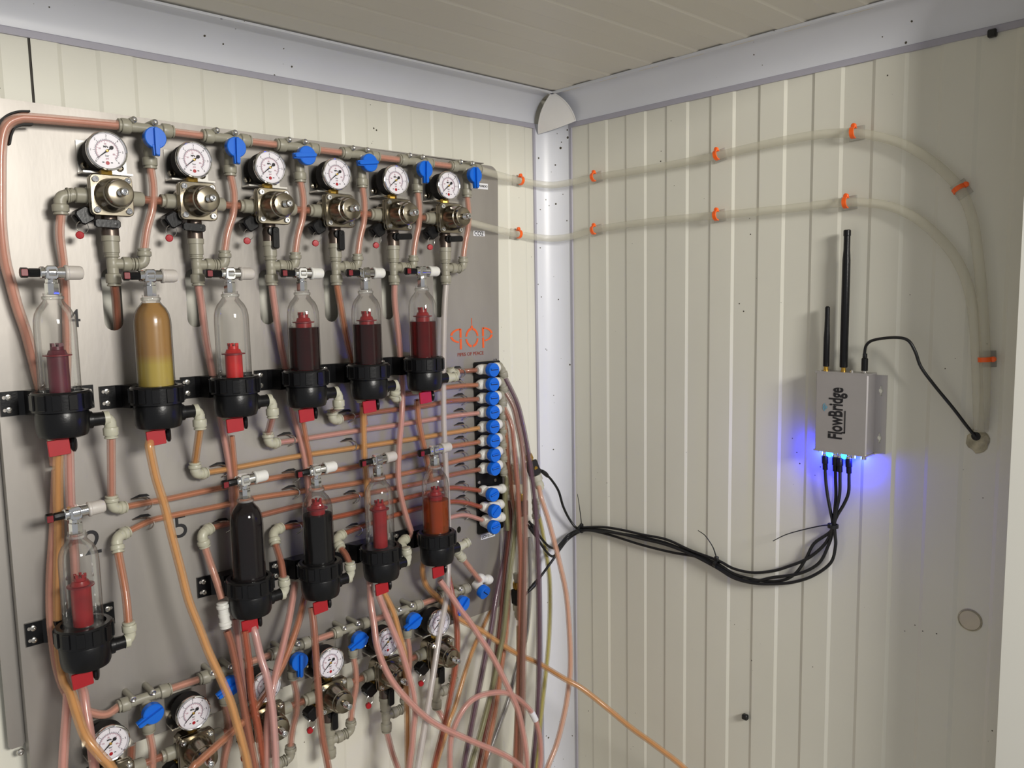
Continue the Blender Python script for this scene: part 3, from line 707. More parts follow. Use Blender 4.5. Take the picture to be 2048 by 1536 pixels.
    G().box(T-ax*.0255+OUT*.005, (.0062, .0016, .0072), X=ax, bev=.0006).build('knob_mark', 'darkred', kb)
    G().lathe(T+ax*.0128, ax, [(0, .0072), (.001, .0084), (.003, .0084), (.0038, .0077), (.015, .0076), (.0178, .0064), (.0186, .0045)], n=18).build('vent_cap', cap, vv)
    # drain lever with red tag and black thumb wheel, grey outlet below
    G().lathe(P+V((.001, 0, -.0485)), -Z_, [(0, .0072), (.004, .0062), (.006, .0052), (.0072, .0048)], n=6).build('drain_spindle', 'darkred', o)
    tg = G().box(P+V((-.0085+tagshift, -.012, -.0595)), (.0212, .0032, .0172), X=V((1, 0, .06)), Z=V((-.06, 0, 1)), bev=.0008).build('tag', 'red', o)
    G().box(P+V((-.002, -.006, -.0535)), (.007, .012, .006)).build('tag_arm', 'darkred', tg)
    G().lathe(P+V((.0035+tagshift, -.006, -.0585)), V((1, -.4, 0)), [(0, .0035), (.003, .0082), (.0055, .0084), (.0068, .006)], n=14).build('thumb_wheel', 'black', o)
    G().lathe(P+V((-.006, .012, -.044)), -Z_, [(0, .0086), (.009, .0086), (.0095, .007), (.011, .0072), (.012, .0066)], n=16).build('inlet_collet', 'cream', o)
    return P
BX = [-.8592+.0979*i for i in range(6)]
ZU, ZL = 1.4068, 1.1445
low = {0: -.8545, 2: -.6588, 3: -.5578, 4: -.4582, 5: -.3555}
U_ = [bottle(BX[0], ZU, None, 0, .048, 'empty clear bottle with plum red float, upper left corner', 0, 0, fmat='floatp'),
      bottle(BX[1]+.003, ZU-.003, 'juice_tan', .0955, 0, 'clear bottle full of cloudy tan liquid', 0, 1),
      bottle(BX[2], ZU, None, 0, .0375, 'empty clear bottle with bright red float between tan and dark red bottles', 0, 2, fmat='floatb'),
      bottle(BX[3], ZU+.001, 'juice_dark', .0555, .0720, 'upper bottle half full of very dark red liquid, fourth from left', 0, 3, cap='white'),
      bottle(BX[4], ZU+.002, 'juice_dark', .0550, .0700, 'upper bottle half full of dark red liquid, fifth from left', 0, 4, cap='white'),
      bottle(BX[5], ZU+.005, 'juice_red', .0525, .0700, 'upper bottle with bright cherry red liquid beside the orange logo', 0, 5, cap='white')]
L_ = {0: bottle(low[0], ZL, None, 0, .053, 'empty clear bottle with red float, lower left corner', 1, 0, tilt=.06),
      2: bottle(low[2], ZL+.003, 'juice_plum', .0958, 0, 'lower bottle completely full of plum black liquid', 1, 2, cap='white', tilt=.05),
      3: bottle(low[3], ZL-.001, 'juice_black', .066, .0835, 'lower bottle two thirds full of black liquid with red float showing', 1, 3, cap='white', tilt=.04),
      4: bottle(low[4], ZL-.002, None, 0, .0635, 'lower empty bottle with red float, left of the orange liquid one', 1, 4, tilt=.04),
      5: bottle(low[5], ZL-.003, 'juice_orange', .050, .066, 'lower bottle half full of clear orange liquid', 1, 5, tilt=.04)}

# ============================================================ OUTLET FITTINGS AND THE SMALL TUBES ACROSS THE BOARD
def q(px, py, d): return A(px, py, d)
names_u = ['upper left clear', 'cloudy tan', 'upper bright red float', 'fourth upper', 'fifth upper', 'cherry red']
LD = .0362
low_elb = [None]*6
def dirpx(a, b, d0=.045, d1=.045): return (A(*b, d1)-A(*a, d0)).normalized()
# upper bottles: elbow at the stub, tube, second elbow
spec = [  # stub index, tube px points, lower elbow px, direction px of its side arm
    (0, [(219, 900), (220, 950), (222, 992)], (225, 1018), (262, 1012)),
    (1, [(393, 865), (390, 900), (388, 922)], (391, 950), (422, 943)),
    (2, [(541, 838), (538, 860), (536, 868)], (537, 888), (562, 884)),
    (3, [(674, 812), (672, 818), (668, 824)], (665, 842), (686, 836))]
ARM = {}
for i, tp, ep, ap in spec:
    P = U_[i]+V((.0478, 0, -.035))
    fitting('elbow_fitting', P, [(-X_, .006), (-Z_, .0235)], 'cream', 'cream elbow fitting at the outlet of the %s bottle' % names_u[i], 'pipe fitting', group='cream elbows under the bottles', rc=.0082)
    E_ = A(*ep, .046); d1 = (A(*ap, .040)-E_).normalized()
    fitting('elbow_fitting', E_, [(Z_, .0165), (d1, .0165)], 'cream', 'cream elbow fitting turning the %s bottle line towards the blue taps' % names_u[i], 'pipe fitting', group='cream elbows on the board')
    a = P-Z_*.0205; b = E_+Z_*.014
    tube([a, a*.6+b*.4, a*.3+b*.7, b], 'short upright tube between two cream elbows, %s bottle' % names_u[i], ['salmon', 'amber', 'pink', 'copper'][i])
    ARM[i] = E_+d1*.0145
fitting('elbow_fitting', U_[4]+V((.0478, 0, -.035)), [(-X_, .006), (V((0, .5, -1)), .019)], 'cream', 'cream elbow fitting at the outlet of the fifth upper bottle', 'pipe fitting')
fitting('elbow_fitting', A(788, 800, .045), [(V((0, 0, 1)), .008), (V((1, .1, .3)), .010)], 'cream', 'small cream fitting tucked under the fifth upper bottle', 'pipe fitting')
fitting('straight_connector', U_[5]+V((.0478, 0, -.035)), [(-X_, .006), (X_, .014)], 'cream', 'cream straight connector at the outlet of the cherry red bottle', 'pipe fitting')
fitting('elbow_fitting', A(903, 748, .042), [(X_, .012), (V((-.3, 0, .9)), .010)], 'cream', 'cream elbow fitting at the start of the topmost small tube', 'pipe fitting')
# lower bottles
lspec = [(0, (262, 1262), (232, 1075), (256, 1063), 'lower left clear'), (2, (573, 1168), (545, 1064), (566, 1053), 'full plum'),
         (3, (692, 1130), (671, 1078), (692, 1064), 'black liquid')]
for i, cp_, ep, ap, nm in lspec:
    P = L_[i]+V((.0478, 0, -.035))
    fitting('elbow_fitting', P, [(-X_, .006), (Z_+V((-.03, 0, 0)), .022)], 'cream', 'cream elbow fitting pointing up at the %s bottle outlet' % nm, 'pipe fitting', group='cream elbows under the bottles')
    E_ = A(*ep, .048); d1 = (A(*ap, .042)-E_).normalized(); b = P+V((-.001, 0, .019)); dn = (b-E_).normalized()
    fitting('elbow_fitting', E_, [(dn, .0185), (d1, .0175)], 'cream', 'cream elbow fitting above the %s bottle outlet' % nm, 'pipe fitting', group='cream elbows on the board')
    tube([b, b*.65+E_*.35+V((.001, -.002, 0)), E_+dn*.016], 'short tube rising from the %s bottle outlet' % nm, 'copper' if i == 0 else 'brown')
    ARM[10+i] = E_+d1*.0155
P = L_[4]+V((.0478, 0, -.035))
fitting('elbow_fitting', P, [(-X_, .006), (V((-.12, .1, 1)), .021)], 'cream', 'cream elbow fitting pointing up at the outlet beside the orange liquid bottle', 'pipe fitting')
E_ = A(800, 1083, .055); d1 = (A(822, 1074, .05)-E_).normalized()
fitting('elbow_fitting', E_, [((P-E_).normalized(), .012), (d1, .016)], 'cream', 'cream elbow fitting left of the orange liquid bottle', 'pipe fitting'); ARM[14] = E_+d1*.014
P = L_[5]+V((.0478, 0, -.035))
fitting('straight_connector', P, [(-X_, .006), (V((1, 0, .25)), .016)], 'cream', 'cream straight connector right of the orange liquid bottle', 'pipe fitting')
a = A(918, 1108, .07); b = A(963, 1165, .06); dd = (b-a).normalized()
fitting('straight_connector', a, [(-dd, .010), (dd, .014)], 'cream', 'cream connector angled down right of the orange liquid bottle', 'pipe fitting')
tube([a+dd*.012, b-dd*.006], 'short salmon tube slanting down to the lowest blue tap', 'salmon', sub=2)
E_ = A(402, 1068, .048); d1 = (A(424, 1054, .042)-E_).normalized(); d2 = (A(412, 1100, .05)-E_).normalized()
fitting('elbow_fitting', E_, [(d2, .0185), (d1, .0175)], 'cream', 'cream elbow fitting right of the printed number 5', 'pipe fitting'); ARM[20] = E_+d1*.0155
CP = A(448, 1230, .075)
tube([E_+d2*.016, (422, 1130, .053), (434, 1165, .062), (444, 1198, .072)], 'salmon tube from the number 5 elbow down to the white coupling', 'salmon')
dcp = (A(453, 1262, .076)-A(444, 1200, .073)).normalized()
fitting('straight_connector', CP, [(-dcp, .017), (dcp, .017)], 'white', 'white straight coupling left of the full plum bottle', 'pipe fitting')

# line paths to the right-hand taps
def line(pts, label, kind, start=None, r=.0040, end=None):
    P = [A(px, py, LD if 470 < px < 915 or len(pts) < 4 else .040) for px, py in pts]
    if start is not None: P = [start]+P
    return tube(P+([end] if end is not None else []), label, kind, r=r, name='drink_line', group='small tubes crossing the board')
KZ = [(961, 740), (962, 770), (963, 798), (964, 826), (965, 856), (965, 884), (966, 911), (966, 939), (967, 981), (969, 1014), (972, 1040)]
TAPD = .046
end = [A(x-7, y, TAPD) for x, y in KZ]
line([(912, 743), (930, 742)], 'topmost small tube, short, right of the cherry red bottle', 'brown', end=end[0], start=A(906, 746, .042))
line([(800, 790), (850, 783), (893, 775), (930, 771)], 'second small tube, passing under the cherry red bottle', 'copper', end=end[1])
line([(720, 830), (760, 823), (850, 812), (895, 803), (925, 800)], 'third small tube, under the upper bottle red tags', 'brown', start=ARM[3], end=end[2])
line([(600, 879), (690, 865), (800, 849), (905, 832), (930, 829)], 'fourth small tube, pink, crossing from the third bottle elbow', 'pink', start=ARM[2], end=end[3])
line([(474, 935), (580, 915), (700, 897), (838, 876), (905, 865)], 'fifth small tube, amber, crossing from the tan bottle elbow', 'amber', start=ARM[1], end=end[4])
line([(300, 1004), (340, 997), (435, 977), (542, 957), (582, 951), (680, 939), (803, 915), (873, 898)], 'longest small tube, starting at the cream fitting above the lower left bottle', 'copper', start=ARM[0], end=end[5])
line([(300, 1042), (340, 1032), (454, 1009), (505, 997), (600, 983), (647, 976), (719, 965), (774, 954), (847, 939), (898, 926)], 'small tube starting at the elbow right of the lower left bottle', 'copper', start=ARM[10], end=end[6])
line([(449, 1049), (524, 1030), (600, 1011), (661, 1002), (719, 990), (786, 977), (846, 965), (898, 951), (930, 944)], 'small tube starting at the elbow by the printed number 5', 'brown', start=ARM[20], end=end[7])
line([(600, 1050), (663, 1036), (719, 1023), (784, 1003), (846, 988), (898, 976), (930, 977)], 'small tube starting above the full plum bottle outlet', 'redbrown', start=ARM[12], end=end[8])
line([(719, 1055), (784, 1032), (842, 1016), (898, 1004), (930, 1005)], 'small tube starting above the black liquid bottle outlet', 'redbrown', start=ARM[13], end=end[9])
line([(840, 1062), (870, 1047), (898, 1036), (930, 1030)], 'lowest small tube, pink, arching to the bottom tap', 'pink', start=ARM[14], end=end[10])

# ============================================================ TAP STRIP
tp = A(975, 895, D0)
zt, zbm = A(975, 722, D0).z, A(975, 1063, D0).z
strip = thing('tap_strip', V((tp.x, -D0, zbm)), 'black strip behind the column of blue taps', 'mounting strip')
G().box(V((A(950, 900, D0).x+.0285, -(D0+.0025), (zt+zbm)/2)), (.058, .005, zt-zbm), bev=.002).build('plate', 'black', strip)
for py in (960, 965):
    p = A(958 if py == 965 else 990, py, D0+.006); G().lathe(p, OUT, [(0, .003), (.0015, .0028), (.002, 0)], n=10).build('screw', 'steel2', strip)
KN = [(988, 740), (988, 769), (988, 797), (989, 825), (989, 854), (990, 882), (991, 911), (991, 938), (988, 990), (992, 1023), (991, 1055)]
ORN = ['topmost', 'second', 'third', 'fourth', 'fifth', 'sixth', 'seventh', 'eighth', 'ninth', 'tenth', 'lowest']
TR_ = []
def tap(kp, a, b, label, slotang=0.0, tilt=V((0, 0, 0)), grp='blue taps on the black strip'):
    """kp knob point, a/b ends of the white body"""
    o = thing('shutoff_tap', V((kp.x, -(D0+.005), kp.z)), label, 'valve', grp)
    d = (b-a).normalized()
    g = G().tube([a, a*.5+b*.5, b], .0062, n=14, sub=2); c = V((kp.x, a.y, kp.z*.5+a.z*.5)); g.lathe(c+Y_*.006, (kp-c-Y_*.006), [(0, .0085), ((kp-c-Y_*.006).length, .0085)], n=18); g.build('body', 'white', o)
    for e_, s_ in ((a, 1), (b, -1)):
        g = G().lathe(e_+d*s_*.012, -d*s_, [(0, .0064), (.001, .0078), (.003, .0084), (.008, .0084), (.0105, .0074), (.0112, .0062), (.0124, .0064), (.013, .0056)], n=18); g.build('collet', 'white', o)
    kd = (V((0, -1, 0))+tilt).normalized()
    kn = G().lathe(kp, kd, [(-.010, .0102), (-.0085, .0113), (.0, .0115), (.0012, .0108), (.0012, .0)], n=26)
    kn = kn.build('knob', 'blue', o)
    s = V((math.cos(slotang), 0, math.sin(slotang))); s = (s-kd*s.dot(kd)).normalized(); t = kd.cross(s)
    G().box(kp+kd*.0018+t*.0022, (.0165, .0032, .0022), X=s, Y=kd, Z=t, bev=.0005).build('knob_grip', 'blue', kn)
    G().box(kp+kd*.0013+t*.0002, (.015, .0008, .0012), X=s, Y=kd, Z=t).build('knob_groove', 'gasket', kn)
    return o
for i, (k, e_) in enumerate(zip(KN, KZ)):
    kp = A(*k, .071); a = A(e_[0]-6, e_[1], TAPD); b = a+V((.048, 0, .0015 if i < 8 else -.004))
    if i == 8: b = a+V((.056, 0, -.0065))
    tap(kp, a, b, 'white tap with round blue knob, %s in the column%s' % (ORN[i], ' of eleven' if 0 < i < 10 else ''), slotang=[0, 0, 0, .08, 0, 0, .05, .1, .25, .7, .1][i])
    TR_.append(b)
a = A(955, 1156, .052); b = A(976, 1166, .052)+V((.006, 0, .004))
tap(A(970, 1186, .07), a, b, 'white tap with round blue knob, alone below the column near the board edge', slotang=-.7, tilt=V((.1, 0, -.35)), grp=None)

# ============================================================ RIGHT-HAND ELBOWS AND HANGING TUBES
GE = []
for i in range(11):
    P = TR_[i]+V((.0045, 0, 0)); dn = V((.35, -.05, -1)) if i < 2 else V((.12, .02, -1))
    m_ = 'grey' if i < 8 else 'cream'
    if i in (9, 10): continue
    fitting('elbow_fitting', P, [(-X_, .006), (dn, .0205)], m_, 'grey elbow fitting bending down from the %s tap' % ORN[i] if i < 8 else 'cream elbow fitting bending down from the ninth tap', 'pipe fitting', group='elbows right of the taps', rc=.0080)
    GE.append(P+V(dn).normalized()*.018)
def drop(P, px):
    """tubes that leave the frame at the bottom go on hanging down"""
    if px[1] > 1535:
        e_ = P[-1]; d_ = (P[-1]-P[-2]).normalized(); P = P+[e_+d_*.06+V((0, 0, -.03)), e_+d_*.09+V((0, 0, -.16)), e_+d_*.09+V((0, 0, -.42))]
    return P
def hang(pts, label, kind, start=None, r=.0052):
    P = [A(*p) for p in pts]
    P = drop(P, pts[-1])
    if start is not None: P = [start]+P
    return tube(P, label, kind, r=r, name='hanging_tube', group='tubes hanging right of the board')
hang([(1033, 805, .06), (1045, 850, .066), (1053, 890, .07), (1060, 930, .075), (1068, 990, .08), (1073, 1060, .085), (1077, 1150, .09), (1078, 1230, .095), (1078, 1300, .10), (1077, 1376, .105), (1073, 1451, .11), (1064, 1545, .115)], 'dark purple tube from the topmost tap, rightmost of the dark tubes', 'purple', GE[0])
hang([(1027, 815, .058), (1035, 850, .064), (1043, 890, .07), (1048, 940, .078), (1050, 1000, .084), (1050, 1082, .09), (1049, 1186, .096), (1047, 1300, .10), (1046, 1376, .105), (1042, 1545, .11)], 'thick mauve brown tube from the second tap', 'mauve', GE[1], r=.0056)
hang([(1022, 850, .06), (1027, 890, .066), (1031, 930, .072), (1035, 978, .078), (1039, 1056, .082), (1041, 1110, .085), (1040, 1186, .088), (1039, 1300, .09), (1037, 1376, .094), (1030, 1545, .1)], 'reddish brown tube from the third tap', 'brown', GE[2])
hang([(1013, 870, .05), (1018, 930, .052), (1026, 1000, .056), (1040, 1080, .06), (1044, 1150, .064), (1045, 1250, .07), (1042, 1400, .08), (1036, 1545, .085)], 'copper tube from the fourth tap, hidden behind the brown ones', 'copper', GE[3])
hang([(1012, 905, .045), (1012, 960, .045), (1014, 1010, .045), (1010, 1100, .047), (1003, 1140, .055), (991, 1199, .066), (983, 1252, .074), (973, 1301, .08), (958, 1376, .09), (943, 1451, .10), (926, 1545, .11)], 'purple tube sweeping down left across the board corner', 'purple', GE[5])
hang([(1014, 960, .05), (1010, 1000, .05), (1016, 1060, .052)], 'olive tube below the sixth tap elbow', 'olive', GE[7])
hang([(1022, 1030, .052), (1019, 1069, .055), (1013, 1121, .06), (1007, 1173, .066), (1002, 1225, .072), (996, 1278, .078), (983, 1401, .09), (968, 1477, .10), (955, 1545, .108)], 'dark maroon tube from the ninth tap', 'maroon', GE[8])
hang([(1037, 985, .068), (1033, 1030, .066), (1028, 1082, .068), (1021, 1134, .073), (1015, 1186, .078), (1007, 1265, .085), (1000, 1300, .088), (990, 1351, .095), (975, 1414, .10), (958, 1477, .108), (938, 1545, .115)], 'olive green tube in front of the maroon one', 'olive', None)
hang([(1017, 1180, .05), (1012, 1265, .06), (1003, 1330, .07), (990, 1420, .08), (978, 1480, .088), (966, 1545, .095)], 'brown tube just right of the olive green one', 'copper', None)
hang([(1058, 1075, .045), (1060, 1160, .045), (1056, 1240, .05), (1048, 1290, .055), (1036, 1326, .06), (1016, 1401, .07), (998, 1451, .078), (980, 1502, .085), (966, 1545, .09)], 'smoky grey tube slanting behind the mauve one', 'smoke', None, r=.0045)
hang([(1074, 1028, .042), (1080, 1042, .04), (1090, 1095, .04), (1098, 1147, .045), (1100, 1199, .05), (1099, 1250, .055), (1096, 1301, .06), (1088, 1376, .065), (1080, 1450, .07), (1072, 1545, .075)], 'yellow tube in front of the corner trim', 'yellow', None, r=.0046)
hang([(1077, 972, .060), (1083, 998, .07), (1095, 1035, .078), (1108, 1082, .088), (1121, 1134, .098), (1132, 1186, .105), (1138, 1250, .112), (1141, 1326, .12), (1137, 1376, .125), (1129, 1426, .13), (1113, 1489, .135), (1092, 1545, .14)], 'pale salmon tube bulging right in front of the corner trim', 'peach', None, r=.0050)
hang([(1037, 1252, .05), (1037, 1320, .055), (1035, 1400, .06), (1031, 1545, .07)], 'pale yellow tube under the lower flow sensor', 'yellow', None, r=.0045)

# long loose tubes at the bottom
loose = 'loose tubes below the bottles'
def lt(pts, label, kind, r=.0050, name='drink_tube', extra=None):
    P = [A(*p) for p in pts]
    if extra: P += extra
    else: P = drop(P, pts[-1])
    return tube(P, label, kind, r=r, name=name, group=loose)
lt([(852, 1112, .078), (845, 1135, .068), (848, 1160, .06), (858, 1178, .056), (884, 1203, .056), (904, 1224, .06), (923, 1241, .066), (962, 1261, .075), (990, 1280, .08), (1035, 1308, .086), (1076, 1326, .09)], 'long amber tube slanting across the corner to the bottom right', 'amber',
   extra=[B(1126, 1356, .13), B(1164, 1377, .11), B(1214, 1416, .085), B(1264, 1457, .07), B(1315, 1494, .06), B(1375, 1543, .05), B(1440, 1600, .05)+V((0, 0, -.02)), B(1500, 1700, .06)])
lt([(880, 1161, .095), (904, 1194, .105), (923, 1222, .115), (939, 1243, .12), (962, 1278, .13), (986, 1315, .14), (1011, 1364, .15), (1021, 1386, .152), (1036, 1421, .155), (1046, 1464, .157), (1052, 1502, .16), (1055, 1545, .16)], 'pink tube running from the orange liquid bottle down past the board corner', 'pink')
lp_ = lt([(900, 1545, .15), (900, 1500, .15), (905, 1464, .15), (925, 1421, .15), (950, 1396, .15), (983, 1386, .15), (1013, 1386, .15), (1038, 1399, .148), (1063, 1424, .145), (1073, 1446, .145), (1080, 1477, .145), (1082, 1514, .145), (1079, 1545, .145)], 'pink tube looping over in an arch with a white marker', 'pink', r=.0047)
a, b = A(1062, 1423, .145), A(1071, 1440, .145)
G().tube([a, a*.5+b*.5+V((.0002, 0, .0002)), b], .0053, n=12, sub=3).build('marker_sleeve', 'label', lp_)
lt([(738, 1150, .07), (740, 1175, .075), (742, 1208, .085), (748, 1247, .095), (753, 1286, .105), (765, 1325, .115), (783, 1360, .125), (806, 1390, .135), (844, 1428, .145), (875, 1450, .15), (914, 1469, .158), (953, 1486, .164), (1000, 1506, .168), (1030, 1524, .17), (1052, 1548, .17)], 'pink tube curving from the empty lower bottle to the bottom right', 'pink')
lt([(755, 1180, .09), (759, 1194, .095), (771, 1224, .10), (787, 1263, .11), (802, 1300, .118), (816, 1345, .124), (826, 1385, .128), (830, 1425, .13), (827, 1456, .13), (824, 1495, .13), (818, 1545, .13)], 'pink tube below the red tag of the empty lower bottle', 'pink')
lt([(764, 1180, .08), (771, 1192, .082), (787, 1226, .088), (798, 1267, .095), (808, 1306, .10), (813, 1360, .108), (815, 1440, .112), (816, 1545, .115)], 'orange tube behind the pink one under the empty lower bottle', 'amber')
lt([(880, 1085, .04), (887, 1110, .042), (892, 1135, .046), (898, 1159, .055), (906, 1198, .068), (913, 1247, .08), (914, 1296, .09), (910, 1340, .096), (903, 1378, .10), (894, 1425, .105), (883, 1472, .11), (866, 1545, .115)], 'deep red brown tube passing the rightmost bottom regulator', 'redbrown')
lt([(990, 1205, .026), (978, 1228, .03), (962, 1263, .04), (943, 1306, .05), (927, 1355, .06), (910, 1413, .07), (899, 1440, .075), (888, 1480, .08), (868, 1545, .085)], 'tan tube slanting down left from behind the board corner', 'amber', r=.0043)
lt([(300, 880, .092), (299, 893, .098), (305, 925, .098), (313, 960, .096), (330, 1015, .094), (344, 1073, .094), (360, 1134, .095), (377, 1200, .098), (399, 1257, .105), (418, 1306, .112), (438, 1349, .12), (459, 1398, .13), (472, 1441, .136), (487, 1495, .142), (498, 1545, .146)], 'long amber tube from the tan bottle tag down to the bottom edge', 'amber', r=.0053)
lt([(454, 1262, .077), (462, 1285, .08), (470, 1320, .085), (478, 1360, .09), (486, 1400, .098), (495, 1450, .105), (504, 1500, .112), (512, 1545, .118)], 'brown tube hanging from the white coupling', 'brown')
lt([(470, 1238, .06), (474, 1270, .062), (478, 1310, .066), (482, 1345, .07), (486, 1394, .076), (490, 1450, .08), (494, 1545, .085)], 'pink tube dropping behind the white coupling tube', 'pink')
lt([(489, 1262, .10), (492, 1285, .102), (498, 1330, .105), (503, 1384, .11), (509, 1420, .112), (516, 1456, .114), (523, 1503, .116), (530, 1545, .118)], 'red brown tube below the full plum bottle tag', 'redbrown')
lt([(506, 1255, .095), (511, 1270, .10), (522, 1316, .11), (534, 1355, .12), (543, 1404, .126), (547, 1443, .13), (550, 1490, .132), (552, 1545, .134)], 'light pink tube right of the full plum bottle tag', 'palepink')
lt([(590, 1165, .05), (588, 1181, .055), (578, 1238, .07), (565, 1296, .085), (552, 1345, .10), (543, 1390, .11), (536, 1440, .115), (534, 1490, .118), (533, 1545, .12)], 'pink tube slanting down left from behind the black liquid bottle', 'pink')
lt([(612, 1185, .05), (608, 1201, .055), (596, 1248, .068), (575, 1306, .08), (557, 1345, .088), (530, 1390, .094), (494, 1436, .10), (455, 1472, .108), (400, 1522, .115), (380, 1545, .118)], 'orange brown tube slanting far down to the left', 'copper')
lt([(623, 1215, .09), (625, 1228, .092), (629, 1267, .10), (633, 1326, .11), (637, 1384, .12), (641, 1441, .128), (647, 1487, .132), (658, 1545, .136)], 'dark copper tube below the black liquid bottle tag', 'brown')
lt([(447, 1400, .04), (455, 1440, .042), (452, 1490, .045), (446, 1545, .05)], 'brown tube behind the second bottom regulator', 'copper')
lt([(265, 1440, .016), (263, 1500, .016), (262, 1545, .016)], 'brown tube seen behind the board beside the bottom left regulator', 'brown')
# left edge tubes
lt([(119, 895, .09), (116, 930, .08), (116, 1000, .06), (118, 1060, .05), (116, 1150, .045), (115, 1230, .045), (118, 1300, .05), (128, 1360, .07), (141, 1385, .09), (155, 1430, .11), (172, 1474, .13), (200, 1510, .14), (230, 1548, .145)], 'amber tube from the upper left bottle passing behind the lower left one', 'amber', r=.0055)
lt([(138, 890, .07), (139, 930, .065), (141, 1000, .055), (145, 1060, .047), (150, 1130, .043), (152, 1220, .042), (150, 1290, .043), (152, 1335, .05), (158, 1360, .07), (167, 1385, .09), (172, 1420, .10), (180, 1470, .11), (190, 1545, .115)], 'pink tube beside the amber one behind the lower left bottle', 'pink', r=.0052)
lt([(112, 940, .045), (107, 1060, .040), (101, 1150, .040), (101, 1230, .042), (108, 1300, .044), (118, 1350, .048), (135, 1390, .052), (160, 1415, .054), (190, 1427, .055), (215, 1428, .054)], 'salmon tube curling under the lower left bottle into the bottom line', 'salmon',
   extra=[V((vx(1, 0)-.03, -.05, vz(1, 0)))])
lt([(136, 1385, .08), (134, 1420, .085), (130, 1470, .09), (126, 1545, .095)], 'pink tube hanging straight down at bottom left', 'pink', r=.0052)
# upper left supply tube with bend support
a = V((VX-.0295, -.050, VZ))
tube([a, (150, 243, .05), (62, 236, .05), (38, 237, .05), (18, 246, .05), (7, 265, .05), (2, 300, .05), (1, 360, .05), (2, 447, .05), (10, 518, .049), (21, 562, .048), (35, 614, .047), (53, 667, .046), (70, 733, .044), (84, 790, .042), (100, 850, .041), (110, 930, .041)], 'long salmon tube bending round the top left corner of the board', 'salmon', r=.0056, name='supply_tube', sub=8)
pb = [A(62, 236, .05), A(38, 237, .05), A(18, 246, .05), A(8, 265, .05), A(4, 285, .05)]
sp_ = spline(pb, 6); o = thing('bend_support', pb[0], 'black channel clip holding the tube bend at top left', 'tube clip')
for off in (-1, 1):
    g = G(); row0 = []
    for k, p in enumerate(sp_):
        t = (sp_[min(k+1, len(sp_)-1)]-sp_[max(k-1, 0)]).normalized(); nrm = t.cross(OUT).normalized()*off
        for s_, w in ((.0058, .012), (.0076, .012), (.0076, -.006), (.0058, -.006)): g.v.append(p+nrm*s_+Y_*w*.6)
    for k in range(len(sp_)-1):
        for j in range(4): g.face((4*k+j, 4*k+(j+1) % 4, 4*k+4+(j+1) % 4, 4*k+4+j))
    g.face((0, 1, 2, 3)); b = 4*(len(sp_)-1); g.face((b, b+1, b+2, b+3)); g.build('side_wall', 'gasket', o)
# tubes leaving the tees of the upper row
teeb = [V((X0+.001+PITCH*i, -.055, Z0-.0752-.024)) for i in range(6)]
tube([teeb[0], (231, 590, .045), (233, 620, .03), (236, 660, .018), (240, 720, .015)], 'salmon tube entering the leftmost slot of the board', 'brown', group='tubes below the upper tees')
tube([teeb[1], (403, 610, .052), (412, 680, .048), (425, 750, .045), (438, 820, .042), (452, 890, .041), (460, 940, .041), (466, 1010, .041), (470, 1090, .041), (472, 1180, .041)], 'salmon tube from the second tee passing behind the third bottle', 'pink', group='tubes below the upper tees')
tube([teeb[2], (549, 610, .052), (560, 680, .048), (573, 745, .045), (588, 830, .042), (604, 890, .041), (614, 950, .041), (620, 1030, .041)], 'salmon tube from the third tee passing behind the fourth bottle', 'pink', group='tubes below the upper tees')
tube([teeb[3], (681, 610, .052), (694, 680, .048), (708, 735, .045), (722, 790, .042), (730, 850, .041)], 'salmon tube from the fourth tee passing behind the fifth bottle', 'copper', group='tubes below the upper tees')
tube([teeb[4], (790, 610, .052), (798, 680, .048), (803, 745, .045), (805, 790, .048), (803, 840, .052), (798, 900, .052), (797, 960, .052), (806, 1010, .05), (818, 1050, .048), (830, 1085, .044)], 'salmon tube from the fifth tee curving down to the elbow', 'pink', group='tubes below the upper tees')
tube([teeb[5], (889, 620, .055), (887, 700, .056), (887, 800, .056), (889, 880, .055), (893, 960, .05), (897, 1060, .05), (896, 1150, .06), (892, 1200, .085), (880, 1262, .105), (868, 1340, .12), (858, 1400, .13), (845, 1480, .14), (834, 1545, .145)], 'long pearly white tube from the rightmost tee to the bottom edge', 'pearl', group='tubes below the upper tees')
lt([(463, 872, .05), (467, 915, .046), (471, 960, .045), (474, 1020, .045)], 'copper tube below the red tag of the third bottle', 'copper', r=.0042)
lt([(604, 835, .055), (612, 880, .048), (620, 920, .046), (624, 970, .046)], 'copper tube below the red tag of the fourth bottle', 'copper', r=.0042)
lt([(726, 812, .06), (727, 860, .05), (729, 920, .047), (733, 960, .046), (737, 1040, .045)], 'amber tube below the red tag of the fifth bottle', 'amber')
lt([(834, 800, .06), (837, 840, .052), (845, 880, .048), (853, 915, .047), (862, 960, .046)], 'copper tube below the small collet of the cherry red bottle', 'copper')
# tubes leaving the bottom tees
for i, pts in ((5, [(882, 1430, .06), (893, 1450, .07), (905, 1475, .08)]), (4, [(778, 1480, .06), (786, 1510, .065), (800, 1548, .07)])):
    st = V((X0-.043+.001+PITCH*i, -.055, Z0-.683-.0752-.024))
    tube([st]+pts, 'pink tube leaving the %s bottom tee' % ORD[i], 'pink', group='tubes below the bottom tees')

